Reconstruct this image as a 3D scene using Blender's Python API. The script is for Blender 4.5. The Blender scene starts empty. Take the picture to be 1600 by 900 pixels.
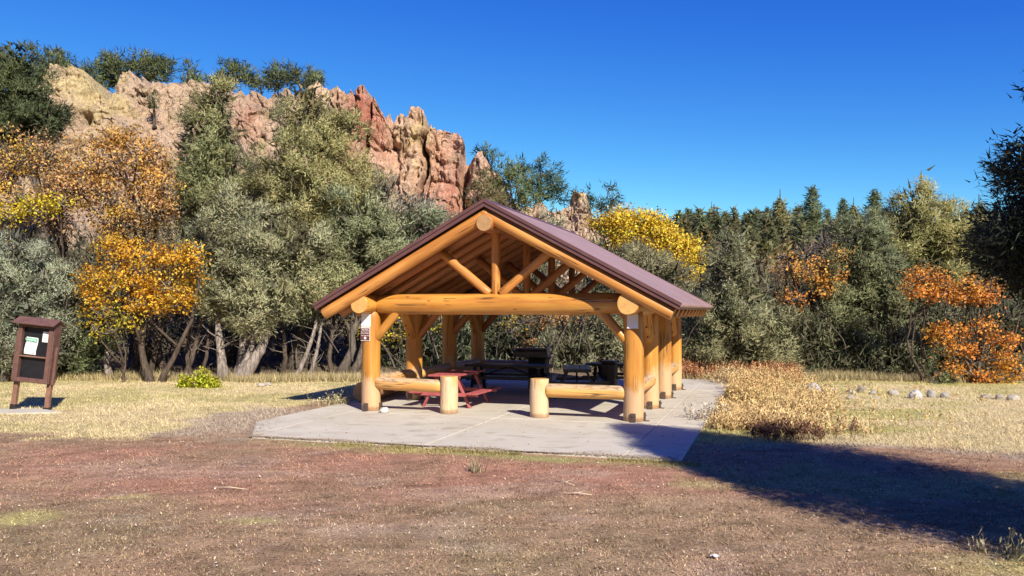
import bpy, math, random
import numpy as np
from mathutils import Vector, Matrix
rnd = random.Random(7)
rng = np.random.default_rng(11)
D = bpy.data
S = bpy.context.scene
COL = S.collection

# ---------------------------------------------------------------- camera, sky, sun, exposure
HC = 2.35
FPX = 1282.0
PITCH = math.radians(1.556)
cam_d = D.cameras.new('camera')
cam = D.objects.new('camera', cam_d)
COL.objects.link(cam)
cam.location = (0, 0, HC)
cam.rotation_euler = (math.radians(90) + PITCH, 0, 0)
cam_d.sensor_width = 36
cam_d.lens = 36 * FPX / 1600
cam_d.clip_start = 0.1
cam_d.clip_end = 4000
S.camera = cam
SUN_EL = math.radians(35)
SUN_TO = Vector((0.45 * math.cos(SUN_EL), -0.893 * math.cos(SUN_EL), math.sin(SUN_EL))).normalized()
W = D.worlds.new('World')
S.world = W
W.use_nodes = True
nt = W.node_tree
bg = nt.nodes['Background']
sky = nt.nodes.new('ShaderNodeTexSky')
sky.sky_type = 'NISHITA'
sky.sun_disc = False
sky.sun_elevation = SUN_EL
sky.sun_rotation = math.atan2(SUN_TO.x, SUN_TO.y)
sky.altitude = 2200
sky.air_density = 1.0
sky.dust_density = 0.15
sky.ozone_density = 3.5
# overall colour response of the sky (same everywhere in the dome): a deeper, more saturated high-altitude blue
sep = nt.nodes.new('ShaderNodeSeparateColor')
com = nt.nodes.new('ShaderNodeCombineColor')
nt.links.new(sky.outputs[0], sep.inputs[0])
def _m(op, a, b_):
    q = nt.nodes.new('ShaderNodeMath')
    q.operation = op
    nt.links.new(a, q.inputs[0])
    q.inputs[1].default_value = b_
    return q.outputs[0]
for ch, (gam, k_) in enumerate(((2.2, 9.3 * 0.74), (1.6, 4.5 * 0.74), (0.6, 1.72 * 0.72))):
    d_ = _m('MULTIPLY', sep.outputs[ch], 0.0637)
    d_ = _m('MULTIPLY', _m('POWER', d_, gam), k_ / 0.0637)
    nt.links.new(_m('MINIMUM', d_, 17.0), com.inputs[ch])
nt.links.new(com.outputs[0], bg.inputs[0])
bg.inputs[1].default_value = 0.05
sl = D.lights.new('sun', 'SUN')
sl.energy = 4.8
sl.angle = math.radians(0.53)
sl.color = (1.0, 0.925, 0.78)
so = D.objects.new('sun', sl)
COL.objects.link(so)
so.rotation_euler = SUN_TO.to_track_quat('Z', 'Y').to_euler()
S.view_settings.view_transform = 'Standard'
S.view_settings.look = 'None'
S.view_settings.exposure = 0.8
S.view_settings.gamma = 1.0

# ---------------------------------------------------------------- helpers
CP, SP = math.cos(PITCH), math.sin(PITCH)

def P(px, py, Y):
    """world point at depth Y (metres ahead) seen in the photo at px, py"""
    a = (px - 800) / FPX
    b = (450 - py) / FPX
    t = Y / (CP - b * SP)
    return np.array([a * t, Y, HC + t * (SP + b * CP)])

def G(px, py, z=0.0):
    a = (px - 800) / FPX
    b = (450 - py) / FPX
    t = (z - HC) / (SP + b * CP)
    return np.array([a * t, t * (CP - b * SP), z])

def hash3(ix, iy, iz, seed):
    h = (ix.astype(np.int64) * 374761393 + iy.astype(np.int64) * 668265263 + iz.astype(np.int64) * 2147483647 * 3 + seed * 974634777) & 0xffffffff
    h = ((h ^ (h >> 13)) * 1274126177) & 0xffffffff
    h = (h ^ (h >> 16)) & 0xffffffff
    h = (h * 2246822519) & 0xffffffff
    h = h ^ (h >> 15)
    return (h & 0xffffff) / float(0xffffff)

def vnoise(p, seed=0):
    f = np.floor(p)
    i = f.astype(np.int64)
    t = p - f
    t = t * t * (3 - 2 * t)
    r = 0
    for dx in (0, 1):
        wx = t[:, 0] if dx else 1 - t[:, 0]
        for dy in (0, 1):
            wy = t[:, 1] if dy else 1 - t[:, 1]
            for dz in (0, 1):
                wz = t[:, 2] if dz else 1 - t[:, 2]
                r = r + wx * wy * wz * hash3(i[:, 0] + dx, i[:, 1] + dy, i[:, 2] + dz, seed)
    return r * 2 - 1

def fbm(p, octv=4, seed=0, gain=0.5, lac=2.03):
    a, s, r, n = 1.0, 1.0, 0, 0
    for k in range(octv):
        r = r + a * vnoise(p * s + 17.3 * k, seed + k)
        n += a
        a *= gain
        s *= lac
    return r / n

def sstep(a, b, x):
    t = np.clip((x - a) / (b - a), 0, 1)  # also works for b < a
    return t * t * (3 - 2 * t)

def unit(v):
    return v / np.maximum(np.linalg.norm(v, axis=-1, keepdims=True), 1e-9)

def mesh_np(name, V, F, mats, cols=None, smooth=False, fm=None, nrm=None):
    """V (n,3); F (m,k) int"""
    me = D.meshes.new(name)
    V = np.ascontiguousarray(V, dtype=np.float32)
    F = np.ascontiguousarray(F, dtype=np.int32)
    m, k = F.shape
    me.vertices.add(len(V))
    me.vertices.foreach_set('co', V.ravel())
    me.loops.add(m * k)
    me.loops.foreach_set('vertex_index', F.ravel())
    me.polygons.add(m)
    me.polygons.foreach_set('loop_start', np.arange(0, m * k, k, dtype=np.int32))
    me.polygons.foreach_set('loop_total', np.full(m, k, dtype=np.int32))
    if smooth:
        me.polygons.foreach_set('use_smooth', np.ones(m, dtype=bool))
    if fm is not None:
        me.polygons.foreach_set('material_index', np.asarray(fm, dtype=np.int32))
    for mt in (mats if isinstance(mats, (list, tuple)) else [mats]):
        me.materials.append(mt)
    me.update(calc_edges=True)
    if nrm is not None:
        # leaf sprays shade with the lie of their clump
        at = me.attributes.new('custom_normal', 'FLOAT_VECTOR', 'POINT')
        at.data.foreach_set('vector', np.ascontiguousarray(nrm, dtype=np.float32).ravel())
    if cols is not None:
        at = me.color_attributes.new('Col', 'FLOAT_COLOR', 'POINT')
        c = np.ones((len(V), 4), dtype=np.float32)
        c[:, :3] = cols
        at.data.foreach_set('color', c.ravel())
    return me

class MB:
    """collects boxes / tubes / prisms as one polygon mesh"""
    def __init__(s):
        s.v, s.f, s.m = [], [], []
    def add(s, vs, fs, m=0):
        b = len(s.v)
        s.v += [tuple(v) for v in vs]
        s.f += [tuple(b + i for i in f) for f in fs]
        s.m += [m] * len(fs)
    def box(s, c, d, M=None, m=0, bev=0.0):
        x, y, z = [q / 2 for q in d]
        vs = [(sx * x, sy * y, sz * z) for sx in (-1, 1) for sy in (-1, 1) for sz in (-1, 1)]
        fs = [(0, 1, 3, 2), (4, 6, 7, 5), (0, 4, 5, 1), (2, 3, 7, 6), (0, 2, 6, 4), (1, 5, 7, 3)]
        if bev > 0:
            vs, fs = bevel_box(x, y, z, bev)
        out = []
        for v in vs:
            q = Vector(v)
            if M is not None:
                q = M @ q
            out.append(q + Vector(c))
        s.add(out, fs, m)
    def tube(s, pts, rad, seg=8, cap=True, m=0):
        pts = [Vector(p) for p in pts]
        n = len(pts)
        rad = rad if hasattr(rad, '__len__') else [rad] * n
        up = Vector((0, 0, 1)) if abs((pts[-1] - pts[0]).normalized().z) < 0.9 else Vector((1, 0, 0))
        vs = []
        for i, p in enumerate(pts):
            t = (pts[min(i + 1, n - 1)] - pts[max(i - 1, 0)]).normalized()
            a = t.cross(up).normalized()
            b = t.cross(a)
            for k in range(seg):
                w = 2 * math.pi * k / seg
                vs.append(p + (a * math.cos(w) + b * math.sin(w)) * rad[i])
        fs = []
        for i in range(n - 1):
            for k in range(seg):
                k2 = (k + 1) % seg
                fs.append((i * seg + k, i * seg + k2, (i + 1) * seg + k2, (i + 1) * seg + k))
        if cap:
            fs.append(tuple(reversed(range(seg))))
            fs.append(tuple((n - 1) * seg + k for k in range(seg)))
        s.add(vs, fs, m)
    def build(s, name, mats, parent=None, smooth=False, loc=None, rot=None):
        me = D.meshes.new(name)
        me.from_pydata([tuple(v) for v in s.v], [], s.f)
        for mt in (mats if isinstance(mats, (list, tuple)) else [mats]):
            me.materials.append(mt)
        me.polygons.foreach_set('material_index', np.array(s.m, dtype=np.int32))
        if smooth:
            me.polygons.foreach_set('use_smooth', np.ones(len(s.f), dtype=bool))
        me.update()
        return ob(name, me, parent, loc, rot)

def bevel_box(x, y, z, b):
    import bmesh
    bm = bmesh.new()
    bmesh.ops.create_cube(bm, size=2)
    for v in bm.verts:
        v.co = Vector((v.co.x * x, v.co.y * y, v.co.z * z))
    bmesh.ops.bevel(bm, geom=bm.edges[:], offset=b, segments=1, affect='EDGES')
    bm.verts.index_update()
    vs = [v.co.copy() for v in bm.verts]
    fs = [tuple(v.index for v in f.verts) for f in bm.faces]
    bm.free()
    return vs, fs

def ob(name, data, parent=None, loc=None, rot=None):
    o = D.objects.new(name, data)
    COL.objects.link(o)
    if parent is not None:
        o.parent = parent
    if loc is not None:
        o.location = loc
    if rot is not None:
        o.rotation_euler = rot
    return o

def tag(o, label=None, cat=None, group=None, kind=None):
    if label: o['label'] = label
    if cat: o['category'] = cat
    if group: o['group'] = group
    if kind: o['kind'] = kind
    return o

def empty(name, loc=(0, 0, 0), rz=0.0):
    o = D.objects.new(name, None)
    COL.objects.link(o)
    o.location = loc
    o.rotation_euler = (0, 0, rz)
    o.empty_display_size = 0.3
    return o

# ---------------------------------------------------------------- materials
def newmat(name):
    m = D.materials.new(name)
    m.use_nodes = True
    n = m.node_tree
    b = n.nodes['Principled BSDF']
    return m, n, b

def N(n, t, **kw):
    q = n.nodes.new(t)
    for k, v in kw.items():
        setattr(q, k, v)
    return q

def ramp(n, fac, stops):
    r = n.nodes.new('ShaderNodeValToRGB')
    e = r.color_ramp.elements
    while len(e) > 1:
        e.remove(e[-1])
    e[0].position = stops[0][0]
    e[0].color = (*stops[0][1], 1)
    for p, c in stops[1:]:
        x = e.new(p)
        x.color = (*c, 1)
    n.links.new(fac, r.inputs[0])
    return r.outputs[0]

def noise(n, vec, scale, detail=4, rough=0.55, dist=0.0):
    q = n.nodes.new('ShaderNodeTexNoise')
    q.inputs['Scale'].default_value = scale
    q.inputs['Detail'].default_value = detail
    q.inputs['Roughness'].default_value = rough
    q.inputs['Distortion'].default_value = dist
    if vec is not None:
        n.links.new(vec, q.inputs['Vector'])
    return q.outputs['Fac']

def mixc(n, mode, fac, a, b):
    q = n.nodes.new('ShaderNodeMix')
    q.data_type = 'RGBA'
    q.blend_type = mode
    for i, v in ((0, fac), (6, a), (7, b)):
        if isinstance(v, (int, float)):
            q.inputs[i].default_value = v
        elif isinstance(v, tuple):
            q.inputs[i].default_value = (*v, 1)
        else:
            n.links.new(v, q.inputs[i])
    return q.outputs[2]

def mapping(n, vec, scale=(1, 1, 1), loc=None):
    q = n.nodes.new('ShaderNodeMapping')
    q.inputs['Scale'].default_value = scale
    n.links.new(vec, q.inputs['Vector'])
    if loc is not None:
        n.links.new(loc, q.inputs['Location'])
    return q.outputs[0]

def bump(n, b, h, strength, dist):
    q = n.nodes.new('ShaderNodeBump')
    q.inputs['Strength'].default_value = strength
    q.inputs['Distance'].default_value = dist
    n.links.new(h, q.inputs['Height'])
    n.links.new(q.outputs[0], b.inputs['Normal'])

def objcoord(n, rnd_off=True):
    tc = n.nodes.new('ShaderNodeTexCoord')
    v = tc.outputs['Object']
    if rnd_off:
        oi = n.nodes.new('ShaderNodeObjectInfo')
        mu = n.nodes.new('ShaderNodeMath')
        mu.operation = 'MULTIPLY'
        mu.inputs[1].default_value = 37.0
        n.links.new(oi.outputs['Random'], mu.inputs[0])
        ad = n.nodes.new('ShaderNodeVectorMath')
        ad.operation = 'ADD'
        n.links.new(v, ad.inputs[0])
        n.links.new(mu.outputs[0], ad.inputs[1])
        return v, ad.outputs[0]
    return v, v

def wood_mat(name, c1, c2, c3, rough=0.42, weather=0.0, foot=0.0):
    """peeled stained log; axis = object Z"""
    m, n, b = newmat(name)
    v0, v = objcoord(n)
    g = noise(n, mapping(n, v, (9, 9, 0.7)), 1.0, 6, 0.6, 0.4)
    base = ramp(n, g, [(0.25, c1), (0.5, c2), (0.75, c3)])
    big = noise(n, mapping(n, v, (1.2, 1.2, 0.5)), 1.0, 3)
    base = mixc(n, 'MULTIPLY', 0.55, base, ramp(n, big, [(0.3, (0.5, 0.42, 0.36)), (0.62, (1.1, 1.08, 1.0))]))
    # knots
    vo = N(n, 'ShaderNodeTexVoronoi')
    vo.inputs['Scale'].default_value = 1.0
    n.links.new(mapping(n, v, (4.5, 4.5, 2.0)), vo.inputs['Vector'])
    kn = ramp(n, vo.outputs['Distance'], [(0.05, (0, 0, 0)), (0.13, (1, 1, 1))])
    base = mixc(n, 'MIX', mathn(n, 'MULTIPLY', invert(n, kn), 0.85), base, (0.16, 0.065, 0.02))
    # drying checks running along the log
    ck = noise(n, mapping(n, v, (5.5, 5.5, 0.16)), 1.0, 3, 0.5, 0.3)
    ckr = ramp(n, ck, [(0.484, (1, 1, 1)), (0.495, (0, 0, 0)), (0.505, (0, 0, 0)), (0.516, (1, 1, 1))])
    gate = noise(n, mapping(n, v, (1.3, 1.3, 0.8)), 1.7, 2)
    gr = ramp(n, gate, [(0.50, (1, 1, 1)), (0.57, (0, 0, 0))])
    crack = mathn(n, 'MULTIPLY', invert(n, ckr), invert(n, gr))
    base = mixc(n, 'MIX', mathn(n, 'MULTIPLY', crack, 0.8), base, (0.07, 0.03, 0.012))
    if weather > 0:
        ge = N(n, 'ShaderNodeNewGeometry')
        se = N(n, 'ShaderNodeSeparateXYZ')
        n.links.new(ge.outputs['Normal'], se.inputs[0])
        wn = noise(n, mapping(n, v, (6, 6, 1.2)), 1.0, 5, 0.7)
        up = mathn(n, 'ADD', mathn(n, 'MULTIPLY', se.outputs[2], 0.55), wn)
        wr = ramp(n, up, [(0.62, (0, 0, 0)), (0.95, (1, 1, 1))])
        sp = noise(n, mapping(n, v, (22, 22, 5)), 1.0, 4, 0.7)
        wc = ramp(n, sp, [(0.38, (0.16, 0.12, 0.09)), (0.52, (0.48, 0.37, 0.26))])
        base = mixc(n, 'MIX', mathn(n, 'MULTIPLY', wr, weather), base, wc)
    if foot > 0:
        sf = N(n, 'ShaderNodeSeparateXYZ')
        n.links.new(v0, sf.inputs[0])
        fn = noise(n, mapping(n, v, (8, 8, 1.5)), 1.0, 4, 0.65)
        fz_ = mathn(n, 'ADD', sf.outputs[2], mathn(n, 'MULTIPLY', fn, -1.3))
        fr_ = ramp(n, fz_, [(0.0, (1, 1, 1)), (0.3, (0, 0, 0))])
        base = mixc(n, 'MIX', mathn(n, 'MULTIPLY', fr_, foot), base, (0.62, 0.47, 0.32))
        dirt = ramp(n, mathn(n, 'ADD', sf.outputs[2], mathn(n, 'MULTIPLY', fn, -0.12)), [(0.0, (0.6, 0.55, 0.5)), (0.05, (1, 1, 1))])
        base = mixc(n, 'MULTIPLY', 0.9, base, dirt)
    n.links.new(base, b.inputs['Base Color'])
    b.inputs['Roughness'].default_value = rough
    h = mathn(n, 'SUBTRACT', mathn(n, 'MULTIPLY', g, 0.35), mathn(n, 'MULTIPLY', crack, 1.2))
    bump(n, b, h, 0.5, 0.012)
    return m

def mathn(n, op, a, b=None):
    q = n.nodes.new('ShaderNodeMath')
    q.operation = op
    for i, v in enumerate((a, b)):
        if v is None: continue
        if isinstance(v, (int, float)):
            q.inputs[i].default_value = v
        else:
            n.links.new(v, q.inputs[i])
    return q.outputs[0]

def invert(n, a):
    return mathn(n, 'SUBTRACT', 1.0, a)

def endgrain_mat(name, c1, c2):
    m, n, b = newmat(name)
    v0, v = objcoord(n)
    mp = mapping(n, v0, (1, 1, 0.0))
    ln = N(n, 'ShaderNodeVectorMath', operation='LENGTH')
    n.links.new(mp, ln.inputs[0])
    wob = noise(n, mp, 6, 2)
    r = mathn(n, 'ADD', mathn(n, 'MULTIPLY', ln.outputs['Value'], 75.0), mathn(n, 'MULTIPLY', wob, 3.0))
    s = mathn(n, 'SINE', mathn(n, 'MULTIPLY', r, 2.6))
    c = ramp(n, mathn(n, 'ADD', mathn(n, 'MULTIPLY', s, 0.3), 0.5), [(0.2, c1), (0.8, c2)])
    # radial check
    se = N(n, 'ShaderNodeSeparateXYZ')
    n.links.new(v0, se.inputs[0])
    at = mathn(n, 'ARCTAN2', se.outputs[1], se.outputs[0])
    w = noise(n, mapping(n, v, (7, 7, 7)), 1.0, 2)
    cr = mathn(n, 'ABSOLUTE', mathn(n, 'SINE', mathn(n, 'ADD', mathn(n, 'MULTIPLY', at, 1.5), mathn(n, 'MULTIPLY', w, 2.0))))
    cr = mathn(n, 'MULTIPLY', cr, ln.outputs['Value'])
    ck = ramp(n, cr, [(0.0015, (1, 1, 1)), (0.005, (0, 0, 0))])
    c = mixc(n, 'MIX', mathn(n, 'MULTIPLY', ck, 0.6), c, (0.2, 0.09, 0.03))
    d = noise(n, mapping(n, v, (9, 9, 9)), 1.0, 4)
    c = mixc(n, 'MULTIPLY', 0.6, c, ramp(n, d, [(0.3, (0.7, 0.66, 0.6)), (0.65, (1.05, 1.05, 1.05))]))
    n.links.new(c, b.inputs['Base Color'])
    b.inputs['Roughness'].default_value = 0.6
    return m

def plain(name, col, rough=0.6, metal=0.0, var=0.3, scale=6.0, bmp=0.15, bd=0.004, spec=None):
    m, n, b = newmat(name)
    v0, v = objcoord(n)
    f = noise(n, v, scale, 6, 0.65)
    lo = tuple(c * (1 - var) for c in col)
    hi = tuple(min(1, c * (1 + var)) for c in col)
    c = ramp(n, f, [(0.3, lo), (0.7, hi)])
    n.links.new(c, b.inputs['Base Color'])
    b.inputs['Roughness'].default_value = rough
    b.inputs['Metallic'].default_value = metal
    if spec is not None:
        b.inputs['Specular IOR Level'].default_value = spec
    bump(n, b, noise(n, v, scale * 6, 5, 0.7), bmp, bd)
    return m

def leaf_mat(name, trans=0.25, rough=0.6, spec=0.25):
    m, n, b = newmat(name)
    at = N(n, 'ShaderNodeAttribute', attribute_name='Col')
    n.links.new(at.outputs['Color'], b.inputs['Base Color'])
    b.inputs['Roughness'].default_value = rough
    b.inputs['Specular IOR Level'].default_value = spec
    if trans > 0:
        tr = N(n, 'ShaderNodeBsdfTranslucent')
        n.links.new(at.outputs['Color'], tr.inputs['Color'])
        mx = N(n, 'ShaderNodeMixShader')
        mx.inputs[0].default_value = trans
        out = n.nodes['Material Output']
        n.links.new(b.outputs[0], mx.inputs[1])
        n.links.new(tr.outputs[0], mx.inputs[2])
        n.links.new(mx.outputs[0], out.inputs['Surface'])
    return m

M_post = wood_mat('stained_log', (0.38, 0.135, 0.022), (0.53, 0.235, 0.04), (0.62, 0.32, 0.075), 0.42)
M_postf = wood_mat('stained_post_log', (0.38, 0.135, 0.022), (0.53, 0.235, 0.04), (0.62, 0.32, 0.075), 0.45, 0.0, 0.5)
M_railp = wood_mat('weathered_rail_post_log', (0.50, 0.23, 0.06), (0.62, 0.33, 0.10), (0.70, 0.42, 0.16), 0.5, 0.5, 0.7)
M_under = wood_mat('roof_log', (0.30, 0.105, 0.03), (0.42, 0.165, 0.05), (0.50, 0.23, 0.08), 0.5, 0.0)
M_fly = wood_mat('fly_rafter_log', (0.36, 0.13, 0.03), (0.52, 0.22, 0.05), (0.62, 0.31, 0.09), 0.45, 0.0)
M_rail = wood_mat('weathered_rail_log', (0.50, 0.23, 0.06), (0.64, 0.34, 0.10), (0.70, 0.42, 0.16), 0.5, 0.85)
M_ground_log = wood_mat('old_ground_log', (0.22, 0.11, 0.06), (0.32, 0.17, 0.09), (0.42, 0.24, 0.13), 0.8, 0.7)
M_end = endgrain_mat('log_end_grain', (0.56, 0.30, 0.085), (0.66, 0.39, 0.13))
M_end_dark = endgrain_mat('dull_log_end_grain', (0.34, 0.18, 0.08), (0.46, 0.28, 0.12))
M_roof = plain('brown_roof_metal', (0.30, 0.185, 0.155), 0.5, 0.0, 0.16, 1.1, 0.06, 0.003)
M_fascia = plain('brown_metal_trim', (0.12, 0.055, 0.052), 0.4, 0.0, 0.15, 3)
M_board = plain('deck_board', (0.14, 0.07, 0.035), 0.8, 0, 0.35, 5)
M_bolt = plain('rusty_steel', (0.13, 0.095, 0.075), 0.55, 0.6, 0.35, 20)
M_white = plain('white_painted_metal', (0.82, 0.81, 0.79), 0.5, 0, 0.04, 5, 0.02)
M_red = plain('faded_red_paint', (0.36, 0.085, 0.085), 0.55, 0, 0.22, 8)
M_darktable = plain('dark_coated_steel', (0.022, 0.018, 0.026), 0.35, 0, 0.3, 8)
M_grey = plain('weathered_grill_steel', (0.17, 0.16, 0.155), 0.6, 0.3, 0.4, 14)
M_iron = plain('grill_iron', (0.035, 0.03, 0.03), 0.55, 0.5, 0.4, 12)
M_steel = plain('pale_worn_steel', (0.42, 0.42, 0.42), 0.5, 0.6, 0.25, 12)
M_kiosk = plain('brown_kiosk_paint', (0.12, 0.058, 0.046), 0.6, 0, 0.25, 7)
M_kleg = plain('kiosk_leg_paint', (0.20, 0.10, 0.065), 0.65, 0, 0.3, 7)
M_black = plain('black_display_board', (0.012, 0.012, 0.015), 0.35, 0, 0.3, 10)
M_paper = plain('white_paper', (0.80, 0.80, 0.78), 0.7, 0, 0.03, 5, 0.03)
M_green = plain('green_print', (0.07, 0.36, 0.24), 0.7, 0, 0.1, 5, 0.0)
M_ink = plain('grey_print', (0.16, 0.16, 0.17), 0.7, 0, 0.1, 5, 0.0)
M_brownsign = plain('brown_sign_face', (0.13, 0.035, 0.035), 0.5, 0, 0.15, 5, 0.02)
M_leaf = leaf_mat('leaves', 0.4)
M_needle = leaf_mat('needles', 0.4, 0.7, 0.1)
M_blade = leaf_mat('dry_blades', 0.2, 0.8, 0.1)
M_rock = leaf_mat('rock_face', 0.0, 0.9, 0.1)

def bark_mat(name, lo, hi, sc=(14, 14, 1.6)):
    m, n, b = newmat(name)
    v0, v = objcoord(n)
    f = noise(n, mapping(n, v, sc), 1.0, 6, 0.7, 0.5)
    n.links.new(ramp(n, f, [(0.35, lo), (0.65, hi)]), b.inputs['Base Color'])
    b.inputs['Roughness'].default_value = 0.9
    b.inputs['Specular IOR Level'].default_value = 0.1
    bump(n, b, f, 0.9, 0.03)
    return m
M_bark = bark_mat('grey_brown_bark', (0.055, 0.043, 0.034), (0.17, 0.14, 0.115))
M_bark_pale = bark_mat('pale_shreddy_bark', (0.07, 0.055, 0.045), (0.36, 0.30, 0.265))
M_bark_dark = bark_mat('dark_bark', (0.035, 0.026, 0.02), (0.12, 0.09, 0.07))
M_twig = bark_mat('grey_twigs', (0.10, 0.085, 0.072), (0.26, 0.22, 0.19))

# rock bump
n = M_rock.node_tree
b = n.nodes['Principled BSDF']
v0, v = objcoord(n, False)
hh = mathn(n, 'ADD', noise(n, v, 1.6, 9, 0.72), mathn(n, 'MULTIPLY', noise(n, v, 9.0, 4, 0.7), 0.3))
bump(n, b, hh, 1.0, 0.5)
at = n.nodes['Attribute']
cc = mixc(n, 'MULTIPLY', 0.8, at.outputs['Color'], ramp(n, noise(n, v, 4.5, 6, 0.75), [(0.33, (0.55, 0.5, 0.47)), (0.6, (1.15, 1.15, 1.12))]))
n.links.new(cc, b.inputs['Base Color'])

# ---------------------------------------------------------------- shelter frame of reference
SX, SY, YAW = 2.552, 17.31, math.radians(17.94)
UX, UY = math.cos(YAW), -math.sin(YAW)
VX, VY = math.sin(YAW), math.cos(YAW)
WID, BAY, DEP = 6.13, 2.38, 7.14

def uv_of(x, y):
    dx, dy = x - SX, y - SY
    return dx * UX + dy * UY, dx * VX + dy * VY

def SH(u, v, z=0.0):
    return np.array([SX + UX * u + VX * v, SY + UY * u + VY * v, z])

# ---------------------------------------------------------------- terrain
TX = np.array([-400, -120, -60, -40, -34, -26, -20, -12, -6, -2, 3, 8, 14, 22, 40, 400.])
TZ = np.array([30, 26, 22, 19.5, 18.6, 18.0, 18.2, 17.0, 14.5, 12.3, 9.0, 7.5, 6.0, 4, 2, 2.])

def terrain(x, y):
    T = np.interp(x, TX, TZ)
    lo = sstep(31, 60, y) * T * 0.5
    up = sstep(63.5, 71, y) * T * 0.5 + sstep(75, 300, y) * 6
    fadeR = 1 - sstep(6, 30, x)
    z = (lo + up) * (0.25 + 0.75 * fadeR)
    zr = sstep(38, 200, y) * (15.5 + 3.5 * sstep(60, 120, x)) * sstep(2, 34, x + (y - 60) * 0.12)
    z = np.maximum(z, zr)
    far = sstep(45, 120, y)
    p = np.stack([x * 0.06, y * 0.06, x * 0], 1)
    z = z + far * fbm(p, 4, 5) * 1.5
    u, v = (x - SX) * UX + (y - SY) * UY, (x - SX) * VX + (y - SY) * VY
    flat = sstep(0.3, 2.0, np.maximum(np.maximum(-7.6 - u, u - 1.5), np.maximum(-4.4 - v, v - 11.5)))
    p2 = np.stack([x * 0.35, y * 0.35, x * 0 + 3], 1)
    z = z + fbm(p2, 3, 9) * 0.05 * flat
    # unseen hills added behind and left of the viewpoint, blocking low sky light
    z = z + sstep(-30, -170, y) * 48 * (1 + 0.2 * fbm(p * 0.6, 3, 14)) + sstep(-75, -230, x) * sstep(60, -20, y) * 30
    # bare bank behind the meadow on both sides
    z = z + 0.25 * sstep(27.5, 31, y)
    return z

def terr1(x, y):
    return float(terrain(np.array([float(x)]), np.array([float(y)]))[0])

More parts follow.
